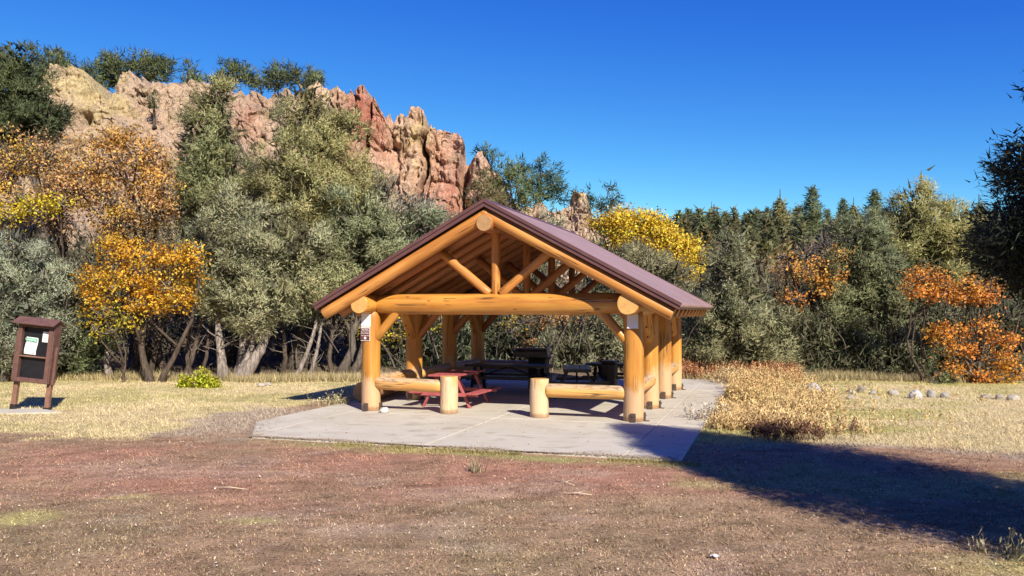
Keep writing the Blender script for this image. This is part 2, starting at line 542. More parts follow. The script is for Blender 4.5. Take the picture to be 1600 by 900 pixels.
def ground_color(x, y):
    """real-world albedo map of dirt, litter, straw grass and green grass"""
    n = len(x)
    z0 = np.zeros(n)
    p = np.stack([x, y, z0], 1)
    n1 = fbm(p * 0.45, 4, 21)
    n2 = fbm(p * 1.6, 4, 22)
    n3 = fbm(p * np.array([0.35, 1.1, 1]), 4, 23)
    n4 = fbm(p * 6.0, 3, 24)
    u, v = uv_of(x, y)
    red = np.array([0.36, 0.192, 0.128])
    brown = np.array([0.295, 0.205, 0.125])
    olive = np.array([0.265, 0.205, 0.11])
    pale = np.array([0.42, 0.34, 0.26])
    straw = np.array([0.59, 0.485, 0.275])
    green = np.array([0.36, 0.33, 0.12])
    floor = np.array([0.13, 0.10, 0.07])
    def mix(a, b, t):
        return a * (1 - t[:, None]) + b * t[:, None]
    c = np.tile(brown, (n, 1))
    wr = sstep(9.2, 11.0, y + n3 * 2.2) * (1 - sstep(13.6, 15.4, y + n1 * 1.5))
    c = mix(c, red, np.clip(wr * (0.62 + 0.9 * n1) + n2 * 0.35 + 0.12, 0, 1))
    c = mix(c, olive, np.clip(sstep(0.0, 0.5, n1 + n2 * 0.4) * (1 - sstep(9, 11.5, y)) * 0.6, 0, 1))
    c = mix(c, pale, np.clip(sstep(0.12, 0.5, n2 + n3 * 0.6) * 0.3, 0, 1))
    n5 = fbm(p * np.array([2.2, 4.5, 1]), 4, 25)
    n6 = fbm(p * np.array([5.0, 9.0, 1]), 3, 26)
    c = c * (1 + 0.3 * n5 + 0.4 * n6)[:, None]
    # left meadow
    bl = np.interp(x, [-30, -10.3, -8.0, -6.8, -6.0, -5.4, -4.6], [16.6, 16.2, 15.0, 14.9, 18.3, 20.0, 22.5])
    ml = sstep(-0.35, 0.35, y - bl + n2 * 0.9 + n4 * 0.3) * (x < 1)
    s1 = mix(np.tile(straw, (n, 1)), green, np.clip(sstep(-0.1, 0.5, n1 + 0.4 * n2) * 0.55, 0, 1))
    s1 = s1 * (1 + 0.25 * n4[:, None])
    c = mix(c, s1, ml)
    # pale bare dirt by the slab's left corner
    dp = np.hypot((x + 5.6) / 1.5, (y - 17.6) / 2.8) + n2 * 0.5
    c = mix(c, pale, (1 - sstep(0.6, 1.1, dp)) * 0.85)
    # right meadow
    br = np.interp(x, [2.0, 3.6, 6, 8, 12, 30], [14.6, 14.4, 14.5, 13.6, 12.8, 12.0])
    mr = sstep(-0.3, 0.4, y - br + n2 * 0.8) * (u > 1.2)
    s2 = mix(np.tile(straw * np.array([1.0, 1.0, 1.0]), (n, 1)), green * 1.15, np.clip(sstep(-0.15, 0.4, n1 * 0.7 + 0.8 * n3) * 0.8, 0, 1))
    c = mix(c, s2, mr)
    gr = np.exp(-((y - br + 0.3) / 0.5) ** 2) * (u > 1.6) * sstep(-0.3, 0.2, n2)
    c = mix(c, pale, gr * 0.8)
    gb = 0.6 * sstep(0.05, 0.35, n1 + n2 * 0.5) * (u > 1.5) * sstep(8.5, 10, y) * (1 - mr)
    c = mix(c, green, gb * 0.8)
    # grass strip along the slab's front edge, tufts in the dirt
    st = np.exp(-((v + 4.62 + n2 * 0.14) / 0.22) ** 2) * sstep(-6.2, -4.2, u) * (u < 1.9)
    c = mix(c, np.array([0.33, 0.30, 0.12]), np.clip(st * (0.9 + n2), 0, 1))
    for (px, py, rx, ry) in [(45, 805, 0.45, 0.3), (400, 816, 0.45, 0.22), (20, 812, 0.4, 0.3), (200, 775, 0.4, 0.2), (660, 704, 0.9, 0.3), (1590, 885, 1.0, 0.5)]:
        g = G(px, py)
        dd = np.hypot((x - g[0]) / rx, (y - g[1]) / ry) + n2 * 0.5 + n4 * 0.3
        c = mix(c, np.array([0.46, 0.40, 0.16]), (1 - sstep(0.2, 1.3, dd)) * 0.7)
    # forest floor
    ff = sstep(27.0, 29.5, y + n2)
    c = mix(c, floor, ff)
    hill = sstep(45, 60, y)
    c = mix(c, np.array([0.28, 0.20, 0.13]), hill)
    c = mix(c, np.array([0.09, 0.095, 0.05]), sstep(-26, -40, y))  # dark green of the added unseen hills, keeps fill from behind low
    return np.clip(c, 0.01, 1)

def axis(lo, a, b, hi, d, g=1.22):
    mid = list(np.arange(a, b, d))
    r, s, q = [], d, b
    while q < hi:
        r.append(q)
        s *= g
        q += s
    r.append(hi)
    l, s, q = [], d, a - d
    while q > lo:
        l.append(q)
        s *= g
        q -= s
    l.append(lo)
    return np.array(l[::-1] + mid + r)

xs = axis(-900, -17, 17, 900, 0.17, 1.1)
ys = axis(-300, 6.5, 30, 1500, 0.14, 1.07)
XX, YY = np.meshgrid(xs, ys)
gx, gy = XX.ravel(), YY.ravel()
gz = terrain(gx, gy)
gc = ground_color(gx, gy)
nx, ny = len(xs), len(ys)
I = (np.arange(ny - 1)[:, None] * nx + np.arange(nx - 1)[None, :]).ravel()
GF = np.stack([I, I + 1, I + nx + 1, I + nx], 1)
M_ground = leaf_mat('ground_soil', 0.0, 0.95, 0.1)
n = M_ground.node_tree
b = n.nodes['Principled BSDF']
v0, v = objcoord(n, False)
f1 = noise(n, v, 28, 5, 0.75)
f2 = noise(n, v, 3.0, 4, 0.6)
c = mixc(n, 'MULTIPLY', 0.9, n.nodes['Attribute'].outputs['Color'], ramp(n, f1, [(0.32, (0.45, 0.43, 0.42)), (0.5, (1, 1, 1)), (0.68, (1.5, 1.45, 1.38))]))
c = mixc(n, 'MULTIPLY', 0.6, c, ramp(n, f2, [(0.35, (0.8, 0.78, 0.78)), (0.65, (1.15, 1.15, 1.15))]))
n.links.new(c, b.inputs['Base Color'])
bump(n, b, mathn(n, 'ADD', f1, mathn(n, 'MULTIPLY', f2, 0.5)), 0.8, 0.03)
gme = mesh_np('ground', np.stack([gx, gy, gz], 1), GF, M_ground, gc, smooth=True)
tag(ob('ground', gme), kind='structure')

# ---------------------------------------------------------------- concrete slab: panels with recessed joints
M_conc, n, b = newmat('concrete')
v0, v = objcoord(n, False)
ge = N(n, 'ShaderNodeNewGeometry')
pv = ge.outputs['Position']
c = ramp(n, noise(n, pv, 0.7, 5, 0.6), [(0.3, (0.45, 0.405, 0.33)), (0.7, (0.54, 0.495, 0.41))])
c = mixc(n, 'MULTIPLY', 0.5, c, ramp(n, noise(n, pv, 35, 4, 0.7), [(0.3, (0.8, 0.8, 0.8)), (0.7, (1.12, 1.12, 1.12))]))
st = noise(n, mapping(n, pv, (1.2, 2.2, 1)), 1.5, 6, 0.7, 0.6)
c = mixc(n, 'MULTIPLY', 1.0, c, ramp(n, st, [(0.3, (0.66, 0.6, 0.53)), (0.47, (1, 1, 1))]))
sp_ = noise(n, pv, 14, 3, 0.8)
c = mixc(n, 'MULTIPLY', 1.0, c, ramp(n, sp_, [(0.26, (0.5, 0.44, 0.38)), (0.31, (1, 1, 1))]))
n.links.new(c, b.inputs['Base Color'])
b.inputs['Roughness'].default_value = 0.85
bump(n, b, noise(n, pv, 60, 4, 0.7), 0.25, 0.004)
M_joint = plain('joint_dirt', (0.26, 0.21, 0.17), 0.9, 0, 0.3, 10)
us = [-7.5, -6.45, -2.9, 0.56, 1.47]
vs_ = [-4.33, -0.42, 3.4, 7.15, 11.0]
slab = MB()
slab.add([(*SH(u, v)[:2], 0.014) for u, v in ((-7.45, -2.6), (-6.4, -4.28), (1.42, -4.28), (1.42, 10.95), (-7.45, 10.95))], [(0, 1, 2, 3, 4)])
so_ = slab.build('pavement', M_joint)
tag(so_, kind='structure')
def clip_poly(u0, u1, v0, v1):
    pts = [(u0, v0), (u1, v0), (u1, v1), (u0, v1)]
    out = []
    # cut the worn front left corner: keep where v + 1.65*u... > line through (-7.5,-2.5),(-6.3,-4.33)
    def side(p):
        return (p[0] + 7.5) * (4.33 - 2.5) + (p[1] + 2.5) * 1.2
    for i in range(4):
        a, b_ = pts[i], pts[(i + 1) % 4]
        sa, sb = side(a), side(b_)
        if sa >= 0: out.append(a)
        if sa * sb < 0:
            t = sa / (sa - sb)
            out.append((a[0] + t * (b_[0] - a[0]), a[1] + t * (b_[1] - a[1])))
    return out
for i in range(4):
    for j in range(4):
        g = 0.012
        poly = clip_poly(us[i] + g, us[i + 1] - g, vs_[j] + g, vs_[j + 1] - g)
        if len(poly) < 3: continue
        z = 0.03 + rnd.uniform(-0.003, 0.003)
        mb = MB()
        k = len(poly)
        cx = sum(p[0] for p in poly) / k
        cy = sum(p[1] for p in poly) / k
        top = [SH(cx + (p[0] - cx) * 0.994, cy + (p[1] - cy) * 0.994, z) for p in poly]
        mid = [SH(p[0], p[1], z - 0.008) for p in poly]
        bot = [SH(p[0], p[1], -0.12) for p in poly]
        fs = [tuple(range(k))]
        for q in range(k):
            r = (q + 1) % k
            fs.append((q + k, r + k, r, q))
            fs.append((q + 2 * k, r + 2 * k, r + k, q + k))
        mb.add(top + mid + bot, fs)
        mb.build('slab_panel', M_conc, so_)
ZS = 0.03  # slab top

# ---------------------------------------------------------------- shelter
shel = empty('picnic_shelter', SH(0, 0, ZS), -YAW)
tag(shel, 'open log picnic shelter with honey stained posts and brown gabled roof on the concrete slab', 'picnic shelter')

def log(name, a, b_, r0, r1=None, mat=None, parent=None, seg=20, rings=14, wob=0.015, taper0=1.0, taper1=1.0, tl=0.3, endm=None, bev=0.02, basem=None, swell=0.0):
    """a peeled log from a to b_ (parent coordinates); local Z runs along it"""
    a, b_ = Vector(a), Vector(b_)
    r1 = r0 if r1 is None else r1
    L = (b_ - a).length
    ph = rng.uniform(0, 100, 3)
    ts = [0.0, bev / L] + list(np.linspace(0, 1, rings)[1:-1]) + [1 - bev / L, 1.0]
    ts = sorted(ts)
    T = np.array(ts)
    ang = np.linspace(0, 2 * np.pi, seg, endpoint=False)
    TT, AA = np.meshgrid(T, ang, indexing='ij')
    t, an = TT.ravel(), AA.ravel()
    p = np.stack([np.cos(an) * 1.1 + ph[0], np.sin(an) * 1.1 + ph[1], t * L * 0.9 + ph[2]], 1)
    nz = fbm(p, 3, 3)
    r = (r0 + (r1 - r0) * t)
    d0, d1 = t * L, (1 - t) * L
    r = r * (1 - (1 - taper0) * (1 - sstep(0, tl, d0))) * (1 - (1 - taper1) * (1 - sstep(0, tl, d1)))
    if swell:
        r = r * (1 + swell * vnoise(p * np.array([0.1, 0.1, 1.6]), 8))
    r = r * (1 + nz * wob / max(r0, 0.05))
    edge = np.minimum(d0, d1)
    r = r - bev * 0.6 * (edge < bev * 0.5)
    bx = wob * 1.3 * np.sin(t * 3.1 + ph[0]) - wob * 1.3 * np.sin(ph[0]) * (1 - t) - wob * 1.3 * np.sin(3.1 + ph[0]) * t
    V = np.stack([np.cos(an) * r + bx, np.sin(an) * r, t * L], 1)
    nr = len(T)
    mb = MB()
    fs, ms = [], []
    for i in range(nr - 1):
        for k in range(seg):
            k2 = (k + 1) % seg
            fs.append((i * seg + k, i * seg + k2, (i + 1) * seg + k2, (i + 1) * seg + k))
            ms.append(0)
    fs.append(tuple(reversed(range(seg))))
    fs.append(tuple((nr - 1) * seg + k for k in range(seg)))
    ms += [1, 1]
    me = D.meshes.new(name)
    me.from_pydata(V.tolist(), [], fs)
    me.materials.append(mat)
    me.materials.append(endm or M_end)
    me.polygons.foreach_set('material_index', np.array(ms, dtype=np.int32))
    sm = np.ones(len(fs), dtype=bool)
    sm[-2:] = False
    me.polygons.foreach_set('use_smooth', sm)
    me.update()
    o = ob(name, me, parent)
    q = (b_ - a).to_track_quat('Z', 'Y')
    if abs((b_ - a).normalized().z) > 0.999:
        q = Matrix.Identity(3).to_quaternion()   # upright logs keep the shelter's axes
    o.matrix_local = Matrix.Translation(a) @ q.to_matrix().to_4x4() @ Matrix.Rotation(rnd.uniform(0, 0), 4, 'Z')
    return o

ZP = 2.455          # purlin centre above slab
PR = 0.215
zt = ZP - 0.225     # post top
SLOPE = (4.73 - 2.48) / (WID / 2 + 1.10)
TH = math.atan(SLOPE)
ZE, ZR = 2.48 - ZS, 4.73 - ZS
SO = 1.10
V0, V1 = -0.75, DEP + 0.22

def bracket(post, x, y, side):
    mb = MB()
    if side == 'f':
        y -= 0.012
        mb.box((x, y - 0.004, 0.09), (0.115, 0.03, 0.18), bev=0.003)
        mb.box((x, y - 0.05, 0.006), (0.10, 0.10, 0.012))
        mb.tube([(x, y - 0.015, 0.12), (x, y - 0.04, 0.12)], 0.02, 6)
    else:
        x += 0.012
        mb.box((x + 0.004, y, 0.09), (0.03, 0.115, 0.18), bev=0.003)
        mb.box((x + 0.05, y, 0.006), (0.10, 0.10, 0.012))
        mb.tube([(x + 0.015, y, 0.12), (x + 0.04, y, 0.12)], 0.02, 6)
    o = mb.build('bracket', M_bolt)
    o.parent = post

posts = {}
for iu, u in enumerate((0.0, -WID)):
    for iv in range(4):
        v = BAY * iv
        o = log('post', (u, v, 0), (u, v, zt + 0.06), PR + 0.004, PR - 0.008, M_postf, shel, 28, 16, 0.010, bev=0.012, swell=0.012)
        posts[(iu, iv)] = o
        bracket(o, -0.02 if iu else 0.03, -PR - 0.004, 'f')
        bracket(o, PR + 0.004, 0.02, 'r')

# purlins, ridge log
for iu, u in enumerate((0.0, -WID)):
    r = 0.245 if iu == 0 else 0.225
    log('purlin', (u, -0.62, ZP), (u, DEP + 0.2, ZP), r, 0.225, M_post, shel, 28, 22, 0.012, bev=0.03, taper0=0.97)
log('ridge_log', (-WID / 2, -0.77, 4.19), (-WID / 2, DEP + 0.15, 4.20), 0.185, 0.17, M_under, shel, 24, 18, 0.01, endm=M_end_dark)
# tie beams, king posts, struts on each post line
for iv in range(4):
    v = BAY * iv
    first = iv == 0
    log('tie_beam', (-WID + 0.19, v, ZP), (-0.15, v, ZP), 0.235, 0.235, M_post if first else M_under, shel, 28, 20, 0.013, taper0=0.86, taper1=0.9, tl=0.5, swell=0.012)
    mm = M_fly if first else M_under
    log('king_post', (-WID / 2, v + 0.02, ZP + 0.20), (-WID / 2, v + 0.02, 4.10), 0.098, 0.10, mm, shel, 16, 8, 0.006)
    for s in (-1, 1):
        log('truss_strut', (-WID / 2 + s * 0.13, v - 0.02, ZP + 0.23), (-WID / 2 + s * 1.28, v - 0.02, ZP + 1.16), 0.098, 0.098, mm, shel, 16, 8, 0.006)
    # principal rafter of each truss hidden against the roof
# knee braces: across (u) and along (v)
for iu, u in enumerate((0.0, -WID)):
    s = -1 if iu == 0 else 1
    for iv in range(4):
        v = BAY * iv
        log('knee_brace', (u + s * 0.14, v - 0.03, 1.68), (u + s * 0.72, v - 0.03, 2.34), 0.10, 0.105, M_post if iv == 0 else M_under, shel, 16, 8, 0.006)
        for d in ((1,) if iv == 0 else ((-1, 1) if iv < 3 else (-1,))):
            if iv == 2 and d == -1: continue
            o = log('knee_brace', (u, v + d * 0.14, 1.62), (u, v + d * 0.70, 2.36), 0.12, 0.12, M_post, shel, 16, 8, 0.006)
            for q in (0.18, 0.48):
                for sg_ in (-1, 1):
                    mb = MB()
                    mb.tube([(0.0, sg_ * 0.112, q), (0.0, sg_ * 0.135, q)], 0.022, 8)
                    mb.build('bolt', M_iron, o)
# rafters
nr_ = 11
vv = np.linspace(V0 + 0.17, V1 - 0.17, nr_)
ct, stt = math.cos(TH), math.sin(TH)
def roofpt(s, along, perp, v):
    """point on a slope: along = metres down from ridge line, perp = metres below the roof surface"""
    u = -WID / 2 + s * (along * ct - perp * stt)
    z = ZR - along * stt - perp * ct
    return (u, v, z)
LS = (WID / 2 + SO) / ct
for i, v in enumerate(vv):
    for s in (-1, 1):
        r = 0.142 if i == 0 else 0.125
        pc = 0.275 if i == 0 else 0.26
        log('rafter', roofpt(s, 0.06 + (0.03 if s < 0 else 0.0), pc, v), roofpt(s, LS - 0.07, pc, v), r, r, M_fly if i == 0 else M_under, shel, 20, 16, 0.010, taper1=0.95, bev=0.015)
# boards under the roofing
nb = 22
bw = (LS - 0.06) / nb
Rm = {s: Matrix.Rotation(s * TH, 3, 'Y') for s in (-1, 1)}
bme = None
for s in (-1, 1):
    for k in range(nb):
        al = 0.03 + bw * (k + 0.5)
        if bme is None:
            mb = MB()
            mb.box((0, 0, 0), (bw - 0.008, V1 - V0 - 0.10, 0.03))
            o = mb.build('roof_board', M_board, shel)
            bme = o.data
        else:
            o = ob('roof_board', bme, shel)
        p = roofpt(s, al, 0.085 + rnd.uniform(-0.003, 0.003), (V0 + V1) / 2)
        o.matrix_local = Matrix.Translation(p) @ Rm[s].to_4x4()
# roofing metal, one sheet per slope, slight eave roll
for s in (-1, 1):
    mb = MB()
    prof = [(0.0, 0.0), (LS - 0.06, 0.0), (LS, 0.012), (LS + 0.02, 0.04), (LS + 0.018, 0.075), (LS - 0.01, 0.06), (0.0, 0.06)]
    vsn = []
    stn = np.linspace(V0, V1, 2)
    for v in stn:
        for (a_, p_) in prof:
            if a_ == 0.0:
                vsn.append((-WID / 2 + (0.0015 * s), v, ZR - p_ / ct))
            else:
                vsn.append(roofpt(s, a_, p_, v))
    k = len(prof)
    fs = []
    for q in range(k):
        q2 = (q + 1) % k
        fs.append((q, q2, k + q2, k + q) if s < 0 else (q, k + q, k + q2, q2))
    fs.append(tuple(range(k)) if s > 0 else tuple(reversed(range(k))))
    fs.append(tuple(k + q for q in (reversed(range(k)) if s > 0 else range(k))))
    mb.add(vsn, fs)
    mb.build('roof_sheet', M_roof, shel)
    # rake trims front and rear: two stepped boards
    for (v, dv) in ((V0, -1), (V1, 1)):
        mb = MB()
        for (p0, p1, th) in ((-0.012, 0.055, 0.045), (0.062, 0.135, 0.022)):
            vsn = []
            for (a_, p_) in ((0, p0), (LS, p0), (LS, p1), (0, p1)):
                for w in (0.0, th):
                    if a_ == 0:
                        vsn.append((-WID / 2 + 0.002 * s, v + dv * w, ZR - p_ / ct))
                    else:
                        q = roofpt(s, a_, p_, v + dv * w)
                        vsn.append(q)
            mb.add(vsn, [(0, 2, 4, 6), (1, 7, 5, 3), (0, 1, 3, 2), (2, 3, 5, 4), (4, 5, 7, 6), (6, 7, 1, 0)])
        mb.build('rake_trim', M_fascia, shel)
    mb = MB()
    vsn = []
    for v in (V0 + 0.01, V1 - 0.01):
        for (a_, p_) in ((LS - 0.015, 0.08), (LS + 0.012, 0.08), (LS + 0.012, 0.125), (LS - 0.015, 0.125)):
            vsn.append(roofpt(s, a_, p_, v))
    mb.add(vsn, [(0, 1, 2, 3), (7, 6, 5, 4), (0, 4, 5, 1), (1, 5, 6, 2), (2, 6, 7, 3), (3, 7, 4, 0)])
    mb.build('eave_trim', M_fascia, shel)
mb = MB()
for s in (-1, 1):
    vsn = []
    for v in (V0 - 0.03, V1 + 0.03):
        for (a_, p_) in ((0, -0.02), (0.16, -0.014), (0.16, 0.0), (0, -0.004)):
            vsn.append((-WID / 2, v, ZR - p_ / ct) if a_ == 0 else roofpt(s, a_, p_, v))
    mb.add(vsn, [(0, 1, 2, 3), (7, 6, 5, 4), (0, 4, 5, 1), (1, 5, 6, 2), (2, 6, 7, 3), (3, 7, 4, 0)])
mb.build('ridge_cap', M_fascia, shel)
# front rail posts and rails
for u in (-2.05, -4.18):
    log('rail_post', (u, 0, 0), (u, 0, 0.83), 0.205, 0.20, M_railp, shel, 26, 8, 0.010, bev=0.012)
ra, rb = 0.585, 0.575
log('rail', (-0.17, 0, rb), (-1.88, 0, ra), 0.145, 0.15, M_rail, shel, 20, 12, 0.010, bev=0.03)
log('rail', (-4.35, 0, 0.60), (-5.98, 0, 0.63), 0.145, 0.15, M_rail, shel, 20, 12, 0.010, bev=0.03)
for u in (0.0, -WID):
    log('rail', (u + 0.02, 0.17, 0.66), (u + 0.02, BAY - 0.15, 0.66), 0.14, 0.15, M_rail, shel, 20, 12, 0.010, bev=0.03)
    log('rail', (u + 0.02, 2 * BAY + 0.17, 0.66), (u + 0.02, 3 * BAY - 0.15, 0.66), 0.14, 0.15, M_rail, shel, 20, 12, 0.010, bev=0.03)
log('rail', (-WID + 0.02, BAY + 0.17, 0.66), (-WID + 0.02, 2 * BAY - 0.15, 0.66), 0.14, 0.15, M_rail, shel, 20, 12, 0.010, bev=0.03)
for k in range(1):
    log('rail', (-WID + 0.2, DEP, 0.62), (-WID / 2 - 0.9, DEP, 0.62), 0.14, 0.15, M_rail, shel, 20, 12, 0.010, bev=0.03)
# white plates at the top of the two front posts
for u in (-0.0, -WID):
    mb = MB()
    mb.box((u + (0.03 if u > -1 else -0.03), -PR - 0.010, zt - 0.14), (0.235, 0.012, 0.30), bev=0.003)
    mb.build('plate', M_white, shel)

def text_mesh(txt, size, mat, parent, loc, rot, name='lettering', ext=0.0008):
    cu = D.curves.new(name, 'FONT')
    cu.body = txt
    cu.size = size
    cu.align_x = 'CENTER'
    cu.align_y = 'CENTER'
    cu.extrude = ext
    cu.resolution_u = 2
    t = D.objects.new('tmp', cu)
    COL.objects.link(t)
    bpy.context.view_layer.update()
    me = D.meshes.new_from_object(t.evaluated_get(bpy.context.evaluated_depsgraph_get()))
    D.objects.remove(t)
    me.materials.clear()
    me.materials.append(mat)
    o = ob(name, me, parent)
    o.location = loc
    o.rotation_euler = rot
    return o
# brown sign on left front post
wp = SH(-WID - 0.045, -PR - 0.008, 0)
sg = empty('post_sign', (wp[0], wp[1], 1.80), -YAW)
tag(sg, 'small brown and white rules sign fixed to the left front post', 'sign')
mb = MB()
mb.box((0, 0, 0), (0.235, 0.008, 0.31), bev=0.002)
mb.build('sign_back', M_white, sg)
mb = MB()
mb.box((0, -0.006, 0.098), (0.22, 0.006, 0.075))
mb.box((0, -0.006, 0.022), (0.22, 0.006, 0.060))
mb.box((0, -0.006, -0.077), (0.22, 0.006, 0.128))
mb.build('sign_face', M_brownsign, sg)
for t, z in (('No Pets', 0.098), ('Picnic Shelter', 0.022), ('for Day Use', -0.035)):
    text_mesh(t, {'No Pets': 0.055}.get(t, 0.038), M_white, sg, (0, -0.010, z), (math.pi / 2, 0, 0))
mb = MB()
mb.tube([(0, -0.009, -0.092), (0, -0.012, -0.092)], 0.03, 12)
mb.build('symbol', M_white, sg)

# ---------------------------------------------------------------- furniture inside
def picnic_table(name_label, mat, legmat, u, v, rz, L=1.83, zt_=0.745, zb_=0.45, hw=0.62, th=0.045):
    t = empty('picnic_table', SH(u, v, ZS), -YAW + rz)
    tag(t, name_label, 'picnic table')
    nb_ = 5
    bw_ = 0.75 / nb_
    for k in range(nb_):      # long axis local y
        mb = MB()
        mb.box((-0.375 + bw_ * (k + 0.5), 0, zt_), (bw_ - 0.012, L, th), bev=0.006)
        mb.build('tabletop_plank', mat, t)
    for s in (-1, 1):
        for k in range(2):
            mb = MB()
            mb.box((s * (hw + 0.14 * k), 0, zb_), (0.128, L, th), bev=0.006)
            mb.build('bench_plank', mat, t)
    for e in (-1, 1):
        y = e * (L / 2 - 0.28)
        mb = MB()
        mb.box((0, y, zt_ - 0.045), (0.70, 0.04, 0.05))
        mb.build('top_bar', legmat, t)
        mb = MB()
        mb.box((0, y + 0.05 * e, zb_ - 0.045), (2 * hw + 0.3, 0.045, 0.08))
        mb.build('cross_bar', legmat, t)
        for s in (-1, 1):
            mb = MB()
            a = Vector((s * 0.25, y, 0.70))
            c_ = Vector((s * 0.60, y, 0.0))
            d_ = c_ - a
            R = d_.to_track_quat('Z', 'Y').to_matrix()
            mb.box((a + c_) / 2, (0.085, 0.05, d_.length), R, bev=0.004)
            mb.build('leg', legmat, t)
    mb = MB()
    mb.tube([(0, -(L / 2 - 0.30), zb_ - 0.04), (0, 0, zt_ - 0.04), (0, L / 2 - 0.30, zb_ - 0.04)], 0.02, 6)
    mb.build('brace', legmat, t)
    return t
uu, v_ = uv_of(*G(701, 640)[:2])
picnic_table('faded red wooden picnic table just behind the left front rail', M_red, M_red, uu - 0.12, v_ + 0.80, 0.0, 1.83, 0.77, 0.36, 0.66)
uu, v_ = uv_of(*P(795, 570, 23.2)[:2])
picnic_table('dark picnic table crosswise below the tall grill', M_darktable, M_darktable, uu, v_, math.pi / 2, 2.4, 0.77, 0.46, 0.62, 0.07)
uu, v_ = uv_of(*P(897, 570, 21.9)[:2])
picnic_table('dark picnic table end on behind the right front rail', M_darktable, M_darktable, uu, v_ + 0.3, 0.25, 1.83, 0.76, 0.46, 0.62, 0.065)
uu, v_ = uv_of(*P(968, 570, 23.4)[:2])
picnic_table('dark picnic table partly hidden behind the right front post', M_darktable, M_darktable, uu, v_, math.pi / 2, 1.83, 0.78, 0.46, 0.62, 0.065)

# charcoal grill on a pedestal
gp = P(842, 570, 24.4)
gr = empty('charcoal_grill', (gp[0], gp[1], ZS), -YAW)
tag(gr, 'large iron charcoal grill on a boxy pedestal with a round end plate', 'grill')
mb = MB()
mb.box((0.0, 0, 0.44), (0.52, 0.5, 0.88), bev=0.02)
mb.box((0.0, 0, 0.895), (0.62, 0.58, 0.05), bev=0.01)
mb.build('pedestal', M_iron, gr)
mb = MB()
mb.box((-0.22, -0.28, 1.03), (1.0, 0.02, 0.13))
mb.box((-0.22, 0.28, 1.08), (1.0, 0.02, 0.23))
mb.box((-0.72, 0, 1.05), (0.02, 0.56, 0.17))
mb.box((-0.22, 0, 0.95), (1.0, 0.56, 0.02))
mb.build('firebox', M_grey, gr)
mb = MB()
for k in range(14):
    x = -0.70 + 0.072 * k
    mb.tube([(x, -0.27, 1.19), (x, 0.27, 1.19)], 0.008, 5)
mb.tube([(-0.74, -0.27, 1.19), (0.30, -0.27, 1.19)], 0.016, 6)
mb.tube([(-0.74, 0.27, 1.24), (0.30, 0.27, 1.24)], 0.016, 6)
mb.build('grate', M_steel, gr)
mb = MB()
mb.tube([(0.285, 0, 1.13), (0.305, 0, 1.13)], 0.19, 20)
mb.build('end_plate', M_steel, gr)
mb = MB()
mb.tube([(0.30, -0.02, 1.26), (0.34, -0.1, 1.33), (0.34, 0.05, 1.33)], 0.014, 6)
mb.box((0.30, -0.2, 0.965), (0.36, 0.16, 0.02))
mb.build('handle', M_steel, gr)

# bin standing before the far right table
bp = P(952, 570, 22.6)
bn = empty('litter_bin', (bp[0], bp[1], ZS), -YAW)
tag(bn, 'dark square litter bin in front of the right rear table', 'bin')
mb = MB()
for k in range(8):
    pass
mb.box((0, 0, 0.44), (0.40, 0.40, 0.86), bev=0.03)
mb.build('bin_body', M_iron, bn)
mb = MB()
mb.box((0, 0, 0.91), (0.44, 0.44, 0.06), bev=0.02)
mb.build('lid', M_darktable, bn)

# ---------------------------------------------------------------- notice board
kb = G(46, 641)
kz = terr1(kb[0], kb[1])
ki = empty('notice_board', (kb[0], kb[1], kz), math.radians(3))
ki.rotation_euler = (math.radians(-1), math.radians(5.8), math.radians(-2))
tag(ki, 'brown wooden notice board kiosk leaning to the right in the dry grass', 'notice board')
for s in (-1, 1):
    mb = MB()
    mb.box((s * 0.40, 0.02, 0.66), (0.105, 0.10, 1.32 + 0.14), bev=0.008)
    mb.build('leg', M_kleg, ki)
    mb = MB()
    mb.box((s * 0.40, 0.02, 0.06), (0.13, 0.125, 0.13), bev=0.004)
    mb.build('leg_boot', M_iron, ki)
# cabinet: frame pieces round a black board
zc0, zc1 = 0.68, 2.07
mb = MB()
mb.box((-0.37, -0.09, (zc0 + zc1) / 2), (0.10, 0.13, zc1 - zc0), bev=0.008)
mb.box((0.37, -0.09, (zc0 + zc1) / 2), (0.10, 0.13, zc1 - zc0), bev=0.008)
mb.box((0, -0.09, zc0 + 0.05), (0.638, 0.124, 0.10), bev=0.008)
mb.box((0, -0.09, zc1 - 0.05), (0.638, 0.124, 0.10), bev=0.008)
mb.build('frame', M_kiosk, ki)
mb = MB()
mb.box((0.437, 0.0, (zc0 + zc1) / 2 + 0.0), (0.03, 0.29, zc1 - zc0 - 0.01), bev=0.006)
mb.build('side_board', M_kiosk, ki)
mb = MB()
mb.box((-0.437, 0.0, (zc0 + zc1) / 2 - 0.10), (0.03, 0.29, zc1 - zc0 - 0.24), bev=0.006)
mb.build('side_board', M_kiosk, ki)
mb = MB()
mb.box((0.485, -0.02, zc0 + 0.42), (0.065, 0.10, 0.90), bev=0.02)
mb.build('side_post', M_kiosk, ki)
mb = MB()
mb.box((0, -0.03, (zc0 + zc1) / 2), (0.69, 0.03, zc1 - zc0 - 0.02))
mb.build('display_board', M_black, ki)
mb = MB()
mb.box((0, -0.10, 1.285), (0.638, 0.10, 0.028), bev=0.004)
mb.build('shelf', M_kleg, ki)
mb = MB()
R = Matrix.Rotation(math.radians(28), 3, 'X')
mb.box((0, -0.16, 2.115), (1.0, 0.30, 0.03), R, bev=0.003)
mb.box((0, 0.10, 2.115), (1.0, 0.32, 0.03), Matrix.Rotation(math.radians(-28), 3, 'X'), bev=0.003)
mb.build('roof', M_kiosk, ki)
def on_kiosk(x, y, z):
    bpy.context.view_layer.update()
    return ki.matrix_world @ Vector((x, y, z))
